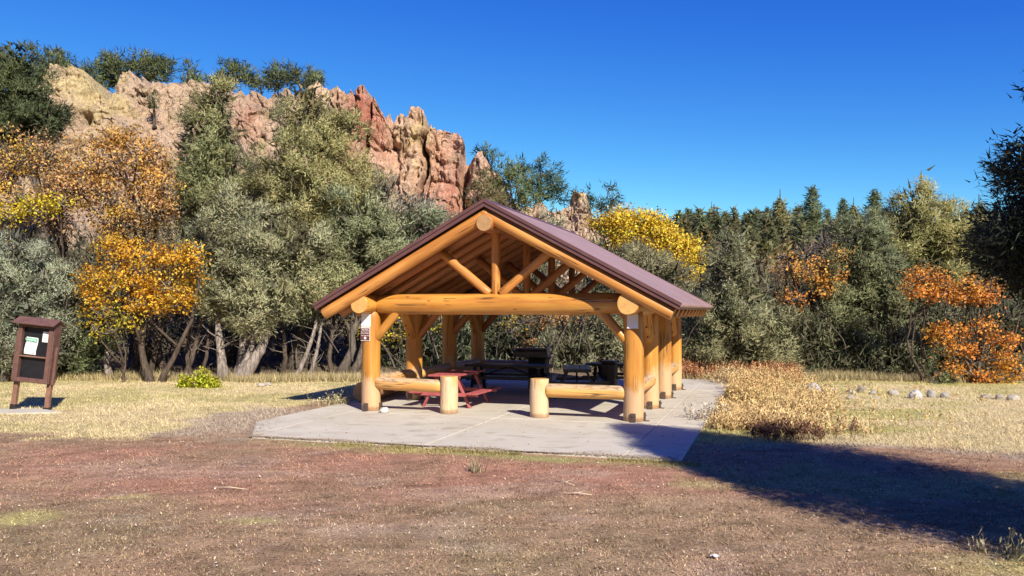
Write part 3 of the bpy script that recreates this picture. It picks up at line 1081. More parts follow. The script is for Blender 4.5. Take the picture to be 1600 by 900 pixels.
def paper(label, x, z, w, h, tilt, header):
    e = empty('paper_notice')
    e.matrix_world = ki.matrix_world @ Matrix.Translation((x, -0.052, z)) @ Matrix.Rotation(tilt, 4, 'Y')
    tag(e, label, 'notice')
    mb = MB()
    nx_ = 6
    V_ = []
    for j in range(5):
        for i_ in range(nx_ + 1):
            a = -w / 2 + w * i_ / nx_
            c_ = -h / 2 + h * j / 4
            V_.append((a + (0.012 * math.sin(c_ * 14) if header else 0), -0.006 * math.sin(i_ * 1.1) - 0.004 * j * (0.3 if header else 0), c_))
    F_ = [(j * (nx_ + 1) + i_, j * (nx_ + 1) + i_ + 1, (j + 1) * (nx_ + 1) + i_ + 1, (j + 1) * (nx_ + 1) + i_) for j in range(4) for i_ in range(nx_)]
    mb.add(V_, F_)
    mb.build('sheet', M_paper, e)
    if header:
        mb = MB()
        mb.box((0, -0.016, h * 0.36), (w * 0.92, 0.002, h * 0.20))
        mb.build('header_band', M_green, e)
        text_mesh('Camping', 0.075, M_paper, e, (-0.02, -0.020, h * 0.37), (math.pi / 2, 0, 0))
        text_mesh('INFORMATION', 0.036, M_ink, e, (0, -0.016, h * 0.20), (math.pi / 2, 0, 0))
        text_mesh('NATIONAL FOREST', 0.030, M_ink, e, (0, -0.014, -h * 0.42), (math.pi / 2, 0, 0))
    else:
        mb = MB()
        for k in range(9):
            mb.box((-0.005 * (k % 3), -0.010, h * 0.36 - k * h * 0.085), (w * (0.72 - 0.08 * (k % 2)), 0.001, 0.004))
        mb.build('text_lines', M_ink, e)
bpy.context.view_layer.update()
paper('white notice with a green heading pinned left of centre on the kiosk', -0.12, 1.53, 0.285, 0.40, math.radians(2), True)
paper('plain white printed sheet in the upper right corner of the kiosk', 0.225, 1.77, 0.20, 0.245, 0, False)
mb = MB()
pd = [G(-70, 641), G(10, 648), G(96, 645), G(60, 640)]
mb.add([(p[0], p[1], 0.02) for p in pd] + [(p[0], p[1], -0.1) for p in pd], [(0, 1, 2, 3)[::-1], (0, 1, 5, 4)[::-1], (1, 2, 6, 5)[::-1], (2, 3, 7, 6)[::-1], (3, 0, 4, 7)[::-1]])
for q in range(4):
    x, y, z = mb.v[q]
    mb.v[q] = (x, y, max(0.03, kz + 0.02))
tag(mb.build('kiosk_pad', M_conc), kind='structure')

# ---------------------------------------------------------------- logs and stones on the ground
a = SH(-7.05, 1.2, 0.30)
b_ = SH(-6.95, 7.6, 0.27)
o = log('fallen_log', a, b_, 0.25, 0.20, M_ground_log, None, 24, 22, 0.02, endm=M_end_dark, bev=0.04, swell=0.04)
tag(o, 'thick old log lying along the left edge of the slab', 'log')

def rock_mesh(name, sx, sy, sz, seed, col, sub=4):
    import bmesh
    bm = bmesh.new()
    bmesh.ops.create_icosphere(bm, subdivisions=sub, radius=1)
    V_ = np.array([v.co[:] for v in bm.verts])
    F_ = np.array([[v.index for v in f.verts] for f in bm.faces])
    bm.free()
    n1 = fbm(V_ * 1.1 + seed * 5.1, 3, seed)
    n2 = fbm(V_ * 4 + seed * 3.1, 3, seed + 3)
    q = V_ * (1 + 0.34 * n1 + 0.08 * n2)[:, None]
    q[:, 2] = np.where(q[:, 2] < -0.35, -0.35 + (q[:, 2] + 0.35) * 0.2, q[:, 2])
    q = q * np.array([sx, sy, sz])
    n3 = fbm(V_ * 3 + 7, 4, seed + 9)
    c_ = np.array(col)[None, :] * (1 + 0.3 * n3)[:, None]
    return mesh_np(name, q, F_, M_stone, c_, smooth=True)
M_stone = leaf_mat('field_stone', 0.0, 0.85, 0.2)
n = M_stone.node_tree
b = n.nodes['Principled BSDF']
v0, v = objcoord(n)
bump(n, b, noise(n, v, 9, 7, 0.7), 0.7, 0.04)
rocks = [(1273, 614, 13, 22, (0.60, 0.56, 0.53), 'largest pale grey boulder at the left end of the boulder row'),
         (1302, 612, 7, 10, (0.48, 0.42, 0.38), 'small tan boulder right of the largest pale one'),
         (1329, 614, 10, 12, (0.50, 0.46, 0.40), 'low rounded boulder third from the left of the row'),
         (1346, 611, 9, 15, (0.44, 0.40, 0.34), 'brownish boulder behind the third boulder of the row'),
         (1333, 622, 14, 9, (0.55, 0.48, 0.36), 'flat yellowish stone lying in front of the left boulders'),
         (1364, 615, 9, 9, (0.47, 0.42, 0.38), 'low stone just right of the brownish boulder'),
         (1368, 622, 9, 6, (0.50, 0.44, 0.33), 'thin flat slab of stone in front of the row in the grass'),
         (1396, 617, 11, 14, (0.58, 0.52, 0.45), 'round tan boulder alone in the middle of the row'),
         (1431, 622, 12, 17, (0.66, 0.64, 0.62), 'bright whitish boulder right of the row middle'),
         (1455, 620, 8, 17, (0.45, 0.42, 0.38), 'pointed grey boulder right of the bright whitish one'),
         (1477, 621, 9, 13, (0.46, 0.42, 0.36), 'dull oval boulder right of the pointed grey one'),
         (1542, 622, 11, 9, (0.50, 0.42, 0.32), 'low tan stone half buried below the orange maple'),
         (1562, 624, 9, 11, (0.48, 0.41, 0.33), 'small tan boulder second from the right end of the row'),
         (1583, 626, 11, 13, (0.60, 0.53, 0.44), 'pale boulder at the right end of the row')]
for i, (px, py, w, h, col, lab) in enumerate(rocks):
    g = G(px, py)
    sc = g[1] / FPX
    me = rock_mesh('boulder', w * sc * 0.78, w * sc * 0.62, h * sc * 0.52, 30 + i, tuple(q * 0.64 for q in col))
    o = ob('boulder', me, None, (g[0], g[1], terr1(g[0], g[1]) + h * sc * 0.2), (0, 0, rnd.uniform(-0.6, 0.6)))
    tag(o, lab, 'boulder', 'boulders along the far edge of the right meadow')
g = G(600, 647)
tag(ob('stone', rock_mesh('stone', 0.11, 0.09, 0.09, 71, (0.5, 0.47, 0.43)), None, (g[0], g[1], ZS + 0.04)), 'white stone on the slab beside the left front post', 'stone')
for (px, py, lab) in ((408, 604, 'small pale stone left of two at the tree line behind the left lawn'), (419, 603, 'small pale stone right of two at the tree line behind the left lawn')):
    g = G(px, py)
    tag(ob('stone', rock_mesh('stone', 0.11, 0.09, 0.07, 72 + px, (0.36, 0.32, 0.28)), None, (g[0], g[1], terr1(g[0], g[1]) + 0.04)), lab, 'stone')
# paper scrap and sticks
g = G(1116, 871)
mb = MB()
V_ = []
for j in range(4):
    for i_ in range(5):
        V_.append((-0.045 + 0.0225 * i_ + 0.006 * math.sin(j * 2.1), -0.03 + 0.02 * j + 0.006 * math.sin(i_ * 1.7), 0.012 + 0.012 * math.sin(i_ * 1.9 + j)))
mb.add(V_, [(j * 5 + i_, j * 5 + i_ + 1, (j + 1) * 5 + i_ + 1, (j + 1) * 5 + i_) for j in range(3) for i_ in range(4)])
o = mb.build('paper_scrap', M_paper, None, True, (g[0], g[1], terr1(g[0], g[1]) + 0.02))
tag(o, 'crumpled white paper scrap lying on the dirt near the camera', 'litter')
M_stick = plain('dry_stick', (0.50, 0.38, 0.27), 0.8, 0, 0.3, 20)
for (x0, y0, x1, y1, lab) in ((330, 763, 386, 766, 'thin pale stick on the red dirt left of the shelter'), (868, 755, 898, 762, 'short forked twig on the dirt before the slab'), (880, 774, 925, 776, 'thin straight twig on the dirt below the forked one')):
    a, c_ = G(x0, y0), G(x1, y1)
    za = terr1(a[0], a[1]) + 0.02
    m_ = (a + c_) / 2
    mb = MB()
    mb.tube([(a[0], a[1], za), (m_[0], m_[1] + 0.02, za + 0.012), (c_[0], c_[1], za)], [0.006, 0.009, 0.005], 6)
    if 'forked' in lab:
        mb.tube([(m_[0], m_[1] + 0.02, za + 0.01), (m_[0] + 0.12, m_[1] + 0.14, za + 0.02)], [0.006, 0.003], 5)
    tag(mb.build('stick', M_stick, None, True), lab, 'stick')

# ---------------------------------------------------------------- foliage generators
class Foliage:
    def __init__(s):
        s.V, s.F, s.C, s.N, s.n = [], [], [], [], 0
    def _push(s, v, f, c, nrm=None, k=3):
        if nrm is None:
            nrm = unit(rng.normal(0, 0.35, (len(v) // k, 3)) + np.array([0, -0.25, 1.0]))
            nrm = np.repeat(nrm, k, 0)
        if len(nrm) != len(v):
            nrm = np.resize(nrm, (len(v), 3))
        # wind every face so that it looks the way its clump does
        fn = np.cross(v[f[:, 1]] - v[f[:, 0]], v[f[:, 2]] - v[f[:, 0]])
        flip = (fn * nrm[f[:, 0]]).sum(1) < 0
        f = f.copy()
        f[flip] = f[flip][:, ::-1]
        s.N.append(nrm)
        s.V.append(v); s.F.append(f + s.n); s.C.append(c); s.n += len(v)
    def sprigs(s, C, A, k, L, W, spread, base, cv=0.2, sv=0.2, rc=0.15, hue=None):
        """k thin leaf sprays round every clump centre C along axis A"""
        M = len(C)
        cc = np.repeat(C, k, 0)
        aa = np.repeat(A, k, 0)
        d = unit(aa + rng.normal(0, spread, (M * k, 3)))
        st = cc + rng.normal(0, rc, (M * k, 3)) 
        ln = rng.uniform(L[0], L[1], M * k)[:, None]
        wd = rng.uniform(W[0], W[1], M * k)[:, None]
        sd = unit(np.cross(d, rng.normal(0, 1, (M * k, 3)))) * wd * 0.5
        v = np.stack([st - sd, st + sd, st + d * ln], 1).reshape(-1, 3)
        f = np.arange(M * k * 3).reshape(-1, 3)
        base = np.asarray(base)
        if base.ndim == 1:
            base = np.tile(base, (M, 1))
        col = np.repeat(base * (1 + rng.normal(0, cv, (M, 1))) , k, 0)
        col = col * (1 + rng.normal(0, sv, (M * k, 1))) * (1 + rng.normal(0, 0.05, (M * k, 3)))
        nm = unit(np.repeat(A, k, 0) + rng.normal(0, 0.42, (M * k, 3)))
        s._push(v, f, np.repeat(np.clip(col, 0.012, 0.9), 3, 0), np.repeat(nm, 3, 0))
    def leaves(s, C, k, rc, size, base, cv=0.1, sv=0.2, flat=0.6, A=None):
        M = len(C)
        cc = np.repeat(C, k, 0) + rng.normal(0, 1, (M * k, 3)) * np.array([rc, rc, rc * 0.7])
        nrm = unit(rng.normal(0, 1, (M * k, 3)) + np.array([0, -0.3, flat]))
        a = unit(np.cross(nrm, rng.normal(0, 1, (M * k, 3))))
        b_ = np.cross(nrm, a)
        sz = rng.uniform(size[0], size[1], M * k)[:, None] * 0.5
        v = np.stack([cc - a * sz, cc + b_ * sz * 0.75, cc + a * sz, cc - b_ * sz * 0.75], 1).reshape(-1, 3)
        i = np.arange(M * k)[:, None] * 4
        f = np.concatenate([i + np.array([[0, 1, 2]]), i + np.array([[0, 2, 3]])], 0)
        base = np.asarray(base)
        if base.ndim == 1:
            base = np.tile(base, (M, 1))
        col = np.repeat(base * (1 + rng.normal(0, cv, (M, 1))), k, 0)
        col = col * (1 + rng.normal(0, sv, (M * k, 1))) * (1 + rng.normal(0, 0.07, (M * k, 3)))
        odd = rng.uniform(0, 1, M * k)
        col[odd < 0.06] = col[odd < 0.06] * 0.35 + np.array([0.16, 0.09, 0.04])
        col[odd > 0.965] = col[odd > 0.965] * 0.5 + np.array([0.09, 0.12, 0.02])
        A = np.tile(np.array([[0, -0.3, 0.95]]), (M, 1)) if A is None else A
        nm = unit(np.repeat(A, k, 0) + rng.normal(0, 0.5, (M * k, 3)))
        s._push(v, f, np.repeat(np.clip(col, 0.012, 0.9), 4, 0), np.repeat(nm, 4, 0))
    def build(s, name, mat, parent=None, origin=(0, 0, 0)):
        V_ = np.concatenate(s.V) - np.asarray(origin, dtype=float)
        me = mesh_np(name, V_, np.concatenate(s.F), mat, np.concatenate(s.C), nrm=np.concatenate(s.N))
        return ob(name, me, parent)
    def mesh(s, name, mat):
        return mesh_np(name, np.concatenate(s.V), np.concatenate(s.F), mat, np.concatenate(s.C), nrm=np.concatenate(s.N))

def sample_lobes(lobes, M, seed, rmin=0.45, amp=0.22, frq=2.2, up=0.35):
    lb = np.array(lobes)
    w = (lb[:, 3] * lb[:, 5]) ** 0.85
    idx = rng.choice(len(lb), M, p=w / w.sum())
    l = lb[idx]
    d = unit(rng.normal(0, 1, (M, 3)))
    r = rmin + (1 - rmin) * rng.uniform(0, 1, M) ** 0.55
    nz = fbm(d * frq + l[:, :3] * 0.7, 3, seed)
    nz2 = fbm(d * frq * 2.7 + l[:, :3], 2, seed + 7)
    r = r * (1 + amp * nz * 2 + amp * 0.7 * nz2)
    c = l[:, :3] + d * l[:, 3:6] * r[:, None]
    # drop clumps in noisy gaps so that the sky shows through
    g = fbm(c * 1.1, 2, seed + 3)
    keep = g > -0.42
    o = unit(d * np.array([1, 1, 1]) + np.array([0, 0, up]))
    return c[keep], o[keep], idx[keep]

def px_lobes(Y, L, dep=0.85):
    out = []
    for l in L:
        px, py, rx, ry = l[:4]
        dy = l[4] if len(l) > 4 else 0.0
        c = P(px, py, Y + dy)
        out.append((c[0], c[1], c[2], rx / FPX * (Y + dy), rx / FPX * (Y + dy) * dep, ry / FPX * (Y + dy)))
    return out

def limb(a, b_, r0, r1, bend=0.2, n_=6, seg=6, away=False):
    a, b_ = Vector(a), Vector(b_)
    L = (b_ - a).length
    off = Vector((rnd.uniform(-1, 1), rnd.uniform(-1, 1), rnd.uniform(-0.3, 0.6))) * L * bend
    if away:
        off.y = abs(off.y)
    pts, rs = [], []
    for i in range(n_):
        t = i / (n_ - 1)
        p = a.lerp(b_, t) + off * math.sin(math.pi * t) + Vector((rnd.uniform(-1, 1), rnd.uniform(-1, 1), 0)) * L * 0.018
        pts.append(p)
        rs.append(r0 + (r1 - r0) * t)
    return pts, rs

def skeleton(root, base, lobes, r0, bark, twigmat, nstem=1, ntw=10, pale=False, sway=0.12):
    """trunk(s) and limbs joined to the crown lobes; all in root's local space"""
    base = Vector(base)
    lb = sorted([Vector(l[:3]) - base for l in lobes], key=lambda q: q.z)
    top = lb[-1]
    stems = []
    for k in range(nstem):
        tgt = lb[-1 - k % len(lb)]
        b0 = Vector(((k - (nstem - 1) / 2) * r0 * 2.6, rnd.uniform(-0.2, 0.2), -0.15))
        pts, rs = limb(b0, tgt + Vector((0, 0.25, 0)), r0 * (1 if k == 0 else 0.75), r0 * 0.12, sway, 12, 10, True)
        rs[0] *= 1.5
        rs[1] *= 1.12
        mb = MB()
        mb.tube(pts, rs, 10)
        mb.build('trunk', bark, root, True)
        stems.append((pts, rs))
    mb = MB()
    for q in lb:
        pts, rs = rnd.choice(stems)
        i = max(1, min(len(pts) - 3, int(len(pts) * rnd.uniform(0.25, 0.6))))
        # a join lower than the lobe
        while i > 1 and pts[i].z > q.z - 0.2: i -= 1
        p2, r2 = limb(pts[i], q, rs[i] * 0.55, 0.03, 0.12, 6)
        mb.tube(p2, r2, 6)
    mb.build('limbs', bark, root, True)['kind'] = 'stuff'
    mb = MB()
    for l in lobes:
        c = Vector(l[:3]) - base
        for _ in range(ntw):
            d = Vector((rnd.gauss(0, 1), rnd.gauss(0, 1), rnd.gauss(0.2, 1))).normalized()
            e = c + Vector((d.x * l[3], d.y * l[4], d.z * l[5])) * rnd.uniform(0.75, 1.0)
            p2, r2 = limb(c - Vector((0, 0, l[5] * 0.4)), e, 0.028, 0.008, 0.15, 5)
            mb.tube(p2, r2, 4, cap=False)
    mb.build('twigs', twigmat, root, True)['kind'] = 'stuff'

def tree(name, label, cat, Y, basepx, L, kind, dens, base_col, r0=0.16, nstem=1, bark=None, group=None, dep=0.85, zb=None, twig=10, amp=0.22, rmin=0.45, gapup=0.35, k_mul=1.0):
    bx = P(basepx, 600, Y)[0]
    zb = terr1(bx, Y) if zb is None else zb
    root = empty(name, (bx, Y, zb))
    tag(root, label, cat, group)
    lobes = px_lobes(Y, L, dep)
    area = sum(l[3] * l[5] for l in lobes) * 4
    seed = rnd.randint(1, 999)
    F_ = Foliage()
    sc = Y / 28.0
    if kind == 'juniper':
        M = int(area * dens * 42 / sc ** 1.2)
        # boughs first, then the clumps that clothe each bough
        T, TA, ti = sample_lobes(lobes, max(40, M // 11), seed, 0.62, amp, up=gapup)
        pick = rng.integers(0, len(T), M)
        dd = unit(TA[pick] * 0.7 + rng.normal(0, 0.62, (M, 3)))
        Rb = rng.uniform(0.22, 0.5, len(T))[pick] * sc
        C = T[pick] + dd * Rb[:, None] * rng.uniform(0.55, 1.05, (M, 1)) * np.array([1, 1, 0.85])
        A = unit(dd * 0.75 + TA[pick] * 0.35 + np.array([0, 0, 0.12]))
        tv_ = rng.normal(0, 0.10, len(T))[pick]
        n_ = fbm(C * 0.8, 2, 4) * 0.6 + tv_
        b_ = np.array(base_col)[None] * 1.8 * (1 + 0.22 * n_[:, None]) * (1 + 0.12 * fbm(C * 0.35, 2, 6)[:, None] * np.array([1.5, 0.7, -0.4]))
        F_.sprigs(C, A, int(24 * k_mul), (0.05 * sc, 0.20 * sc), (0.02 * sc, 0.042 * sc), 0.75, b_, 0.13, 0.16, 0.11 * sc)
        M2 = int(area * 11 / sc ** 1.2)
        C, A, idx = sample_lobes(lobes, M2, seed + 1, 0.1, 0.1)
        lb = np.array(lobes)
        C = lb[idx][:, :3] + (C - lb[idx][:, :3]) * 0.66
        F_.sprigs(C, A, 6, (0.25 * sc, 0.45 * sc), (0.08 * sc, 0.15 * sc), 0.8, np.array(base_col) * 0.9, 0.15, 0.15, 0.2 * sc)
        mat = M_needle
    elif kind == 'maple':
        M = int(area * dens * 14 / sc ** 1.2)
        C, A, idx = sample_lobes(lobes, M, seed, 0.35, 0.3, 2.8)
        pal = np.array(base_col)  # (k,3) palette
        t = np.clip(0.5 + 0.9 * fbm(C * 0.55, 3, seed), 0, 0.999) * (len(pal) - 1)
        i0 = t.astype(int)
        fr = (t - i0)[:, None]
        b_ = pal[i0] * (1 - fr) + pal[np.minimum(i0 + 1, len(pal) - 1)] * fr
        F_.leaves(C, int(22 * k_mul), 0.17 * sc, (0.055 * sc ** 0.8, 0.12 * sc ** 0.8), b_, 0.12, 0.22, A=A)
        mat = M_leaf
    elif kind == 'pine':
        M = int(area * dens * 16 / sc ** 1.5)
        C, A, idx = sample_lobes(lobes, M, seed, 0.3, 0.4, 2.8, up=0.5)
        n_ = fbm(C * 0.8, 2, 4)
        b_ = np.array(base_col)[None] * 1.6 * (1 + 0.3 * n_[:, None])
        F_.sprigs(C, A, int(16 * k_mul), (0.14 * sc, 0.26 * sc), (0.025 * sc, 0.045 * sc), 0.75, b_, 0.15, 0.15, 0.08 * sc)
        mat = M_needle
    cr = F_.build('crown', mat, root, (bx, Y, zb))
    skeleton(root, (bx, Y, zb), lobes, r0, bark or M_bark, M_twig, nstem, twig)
    return root

OLIVE = (0.245, 0.225, 0.105)
GREY = (0.245, 0.24, 0.145)
SILVER = (0.215, 0.225, 0.16)
DARK = (0.085, 0.10, 0.055)
PINEC = (0.055, 0.08, 0.035)
YEL = [(0.84, 0.58, 0.05), (0.86, 0.50, 0.05), (0.80, 0.40, 0.04), (0.82, 0.60, 0.08)]
YGR = [(0.66, 0.56, 0.05), (0.72, 0.52, 0.04), (0.44, 0.44, 0.06)]
ORA = [(0.72, 0.31, 0.06), (0.66, 0.25, 0.05), (0.74, 0.38, 0.08), (0.50, 0.19, 0.05)]
BRO = [(0.56, 0.30, 0.11), (0.72, 0.40, 0.08), (0.56, 0.34, 0.17), (0.78, 0.48, 0.07)]

# ---- left
tree('juniper_tree', 'silvery green juniper behind the notice board at the left edge', 'tree', 27.2, 20, [(-10, 450, 62, 70), (55, 430, 34, 50), (45, 500, 55, 60), (0, 540, 55, 58), (75, 545, 42, 50), (20, 400, 34, 34), (100, 465, 26, 60)], 'juniper', 1.0, SILVER, 0.14, 3)
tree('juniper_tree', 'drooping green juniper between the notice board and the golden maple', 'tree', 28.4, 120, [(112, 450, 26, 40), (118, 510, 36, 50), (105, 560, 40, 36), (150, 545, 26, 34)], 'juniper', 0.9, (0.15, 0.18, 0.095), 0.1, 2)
tree('maple_tree', 'golden yellow maple with dark forked trunk in front of the left junipers', 'tree', 26.8, 240, [(215, 398, 52, 26), (270, 398, 34, 22), (302, 396, 18, 18), (150, 438, 30, 24), (200, 440, 42, 26), (262, 440, 40, 28), (230, 470, 40, 22), (280, 470, 24, 18), (150, 470, 24, 20), (178, 380, 20, 12)], 'maple', 2.1, YEL, 0.13, 2, M_bark_dark)
tree('maple_tree', 'low yellow green maple branch clump beneath the golden maple crown', 'tree', 26.7, 190, [(160, 488, 22, 20), (175, 515, 24, 16), (150, 512, 16, 14), (205, 500, 18, 14)], 'maple', 0.9, YGR, 0.05, 1, M_bark_dark)
tree('maple_tree', 'tall half bare orange and brown maple rising behind the golden maple', 'tree', 29.6, 235, [(150, 255, 60, 42), (215, 240, 50, 38), (250, 290, 36, 40), (180, 310, 60, 36), (120, 290, 50, 36), (240, 330, 40, 28), (190, 350, 46, 24), (170, 215, 36, 22)], 'maple', 1.5, BRO, 0.16, 3, M_bark_dark, twig=30)
tree('maple_tree', 'brownish maple with yellow lower leaves at the far left below the dark conifer', 'tree', 29.2, 60, [(20, 250, 50, 38), (70, 240, 48, 36), (100, 300, 36, 32), (30, 310, 50, 34), (-10, 280, 40, 50), (85, 340, 40, 28)], 'maple', 1.4, [(0.46, 0.30, 0.20), (0.60, 0.36, 0.13), (0.76, 0.50, 0.06), (0.46, 0.28, 0.18)], 0.13, 2, M_bark_dark, twig=46)
tree('maple_tree', 'yellow leaved maple branches over the silvery juniper at the left edge', 'tree', 28.2, 45, [(20, 335, 34, 18), (60, 325, 34, 18), (0, 370, 18, 20), (95, 315, 20, 14)], 'maple', 1.6, YGR[:2] + YEL[:1], 0.07, 1, M_bark_dark)
tree('conifer_tree', 'tall dark green conifer on the slope at the upper left corner', 'tree', 42, 15, [(25, 95, 20, 28), (20, 130, 36, 34), (45, 150, 34, 36), (-5, 150, 38, 50), (30, 185, 50, 40), (70, 190, 26, 26), (-20, 200, 40, 40), (10, 225, 60, 30)], 'juniper', 1.0, (0.07, 0.085, 0.042), 0.3, 1, twig=6)
tree('juniper_tree', 'tall pointed olive juniper left of the two before the cliff', 'tree', 31.5, 345, [(338, 158, 22, 24), (335, 190, 38, 34), (325, 225, 48, 40), (345, 260, 52, 44), (315, 275, 42, 42), (350, 310, 60, 46), (310, 330, 48, 42), (300, 250, 32, 36), (395, 315, 36, 34)], 'juniper', 1.0, (0.20, 0.20, 0.098), 0.22, 1)
tree('juniper_tree', 'tallest broad olive juniper right of the two before the cliff', 'tree', 30.6, 470, [(478, 160, 28, 24), (488, 185, 42, 30), (470, 215, 56, 36), (515, 225, 36, 36), (460, 260, 62, 44), (530, 285, 46, 44), (480, 310, 80, 50), (545, 335, 54, 48), (425, 300, 42, 46), (540, 200, 24, 30), (570, 300, 34, 40)], 'juniper', 1.0, OLIVE, 0.25, 2)
tree('juniper_tree', 'wide grey green juniper with pale leaning trunk left of the shelter', 'tree', 28.6, 372, [(390, 345, 58, 44), (350, 385, 60, 46), (420, 385, 70, 50), (330, 430, 50, 40), (385, 440, 62, 42), (455, 440, 56, 40), (480, 395, 56, 44), (405, 478, 34, 34, -0.9), (358, 468, 36, 26, -0.7), (300, 390, 24, 30), (330, 465, 28, 26), (450, 475, 34, 24)], 'juniper', 1.1, GREY, 0.18, 1, M_bark_pale)
tree('juniper_tree', 'green juniper with low branches just left of the shelter roof', 'tree', 29.2, 545, [(560, 340, 42, 40), (590, 380, 50, 40), (540, 400, 50, 44), (510, 440, 44, 36), (555, 440, 44, 32), (625, 365, 34, 30), (655, 350, 24, 22), (620, 410, 40, 30), (490, 470, 36, 24)], 'juniper', 1.1, (0.21, 0.22, 0.125), 0.16, 2)
tree('oak_shrub', 'low grey shrub between the juniper and the left roof edge', 'shrub', 30.2, 640, [(670, 345, 26, 20), (640, 330, 22, 18), (690, 365, 24, 18), (600, 300, 20, 20), (615, 325, 20, 20)], 'juniper', 0.7, (0.24, 0.215, 0.16), 0.06, 2, twig=30)

# pale leaning trunks of the wide grey juniper
def trunk_px(parent_label, Y, path, rads, mat, group=None):
    pts = [P(px, py, Y + 1.3 * max(0, (560 - py) / 120)) for px, py in path]
    pts[0][2] = terr1(pts[0][0], Y) - 0.1
    base = Vector(pts[0])
    root = empty('tree_stem', base)
    tag(root, parent_label, 'tree', group)
    # densify with a smooth curve
    dense, rr = [], []
    for i in range(len(pts) - 1):
        for s_ in range(4):
            t = s_ / 4
            dense.append(Vector(pts[i] * (1 - t) + pts[i + 1] * t) - base + Vector((rnd.uniform(-1, 1), rnd.uniform(-1, 1), 0)) * 0.012)
            rr.append((rads[i] * (1 - t) + rads[i + 1] * t) * rnd.uniform(0.92, 1.08))
    dense.append(Vector(pts[-1]) - base)
    rr.append(rads[-1])
    mb = MB()
    mb.tube(dense, rr, 12)
    mb.build('trunk', mat, root, True)
    mb = MB()
    for _ in range(14):
        i = rnd.randint(len(dense) // 3, len(dense) - 1)
        a = dense[i]
        e = a + Vector((rnd.uniform(-1, 1), rnd.uniform(-0.8, 0.8), rnd.uniform(0.0, 1.0))) * rnd.uniform(0.4, 1.1)
        p2, r2 = limb(a, e, max(0.012, rr[i] * 0.22), 0.006, 0.2, 5)
        mb.tube(p2, r2, 5, cap=False)
    mb.build('twigs', M_twig, root, True)['kind'] = 'stuff'
    return root
trunk_px('thick pale leaning juniper trunk with shreddy bark left of the shelter', 27.9, [(374, 606), (388, 577), (406, 548), (418, 520), (424, 485), (432, 430)], [0.38, 0.22, 0.18, 0.13, 0.09, 0.05], M_bark_pale)
trunk_px('pale juniper stem forking steeply up from the thick leaning trunk', 27.95, [(368, 606), (382, 570), (396, 535), (400, 500), (404, 440)], [0.2, 0.13, 0.10, 0.08, 0.05], M_bark_pale)
trunk_px('upright pale grey juniper trunk beside the yellow green bushes', 27.7, [(350, 606), (347, 570), (343, 530), (340, 500), (350, 430)], [0.26, 0.16, 0.12, 0.09, 0.05], M_bark_pale)
trunk_px('thin pale slanting stem in the dark woods left of the shelter', 28.4, [(458, 606), (470, 575), (482, 545), (492, 515), (500, 460)], [0.11, 0.085, 0.07, 0.06, 0.04], M_bark_pale)
trunk_px('second thin slanting stem close to the left corner of the shelter', 28.6, [(478, 606), (486, 580), (494, 555), (504, 500)], [0.09, 0.07, 0.06, 0.04], M_bark_pale)
for i, (x0, x1, x2, r, lab) in enumerate([(170, 168, 172, 0.12, 'pale grey trunk standing left of the golden maple stems'), (233, 240, 262, 0.09, 'dark slender maple trunk nearest the golden maple'), (262, 250, 240, 0.13, 'dark thick trunk crossing behind the golden maple'), (285, 300, 318, 0.08, 'dark leaning stem right of the golden maple'),
                                          (312, 322, 330, 0.06, 'thin dark stem beside the upright pale trunk'), (205, 214, 205, 0.09, 'dark curved stem left of the golden maple trunk'), (300, 292, 300, 0.07, 'straight dark stem behind the yellow green bushes'), (440, 446, 440, 0.08, 'dark trunk in the shade right of the leaning juniper'), (520, 514, 524, 0.08, 'dark trunk in the shade beside the left shelter eave'), (130, 120, 128, 0.10, 'dark trunk in the shade right of the notice board')]):
    trunk_px(lab, 28.2 + (i % 3) * 0.5, [(x0, 606), (x1, 560), ((x1 + x2) / 2, 525), (x2, 480), (x2 + 4, 440)], [r * 1.3, r, r * 0.9, r * 0.7, r * 0.4], M_bark_pale if 'pale' in lab[:5] else M_bark_dark)

# ---- behind the shelter
tree('maple_tree', 'maple with scattered yellow leaves seen under the left side of the roof', 'tree', 29.8, 640, [(640, 500, 40, 22), (610, 520, 26, 16), (690, 498, 26, 16), (560, 500, 24, 30)], 'maple', 0.55, YGR[:2] + [(0.2, 0.2, 0.05)], 0.06, 2, M_bark_dark, twig=20)
tree('juniper_tree', 'grey green juniper behind the left posts of the shelter', 'tree', 31, 650, [(600, 540, 50, 36), (660, 540, 46, 36), (720, 520, 40, 44), (700, 560, 40, 30), (620, 575, 40, 22)], 'juniper', 0.9, (0.15, 0.165, 0.10), 0.1, 2)
tree('maple_tree', 'orange and yellow maple seen below the tie beam in the middle', 'tree', 30.3, 830, [(815, 500, 30, 14), (860, 498, 34, 14), (800, 515, 14, 8), (905, 500, 20, 12), (830, 540, 12, 10), (822, 574, 18, 7)], 'maple', 0.9, [(0.55, 0.28, 0.06), (0.5, 0.24, 0.08), (0.6, 0.42, 0.05)], 0.06, 2, M_bark_dark)
tree('juniper_tree', 'grey juniper between the grill and the right front post', 'tree', 30.4, 900, [(900, 530, 46, 36), (950, 510, 40, 40), (960, 550, 46, 34), (870, 560, 30, 26), (1000, 520, 36, 40), (915, 570, 40, 22)], 'juniper', 1.0, (0.185, 0.185, 0.115), 0.1, 2)
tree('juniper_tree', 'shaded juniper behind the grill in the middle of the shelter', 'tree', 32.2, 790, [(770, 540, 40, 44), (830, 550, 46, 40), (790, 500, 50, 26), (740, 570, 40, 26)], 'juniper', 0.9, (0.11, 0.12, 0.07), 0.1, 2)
tree('juniper_tree', 'pale green juniper beside the right rear post of the shelter', 'tree', 30.0, 1075, [(1075, 520, 26, 40), (1085, 555, 28, 30), (1065, 490, 22, 24), (1095, 500, 20, 34)], 'juniper', 1.0, (0.165, 0.18, 0.095), 0.08, 2)

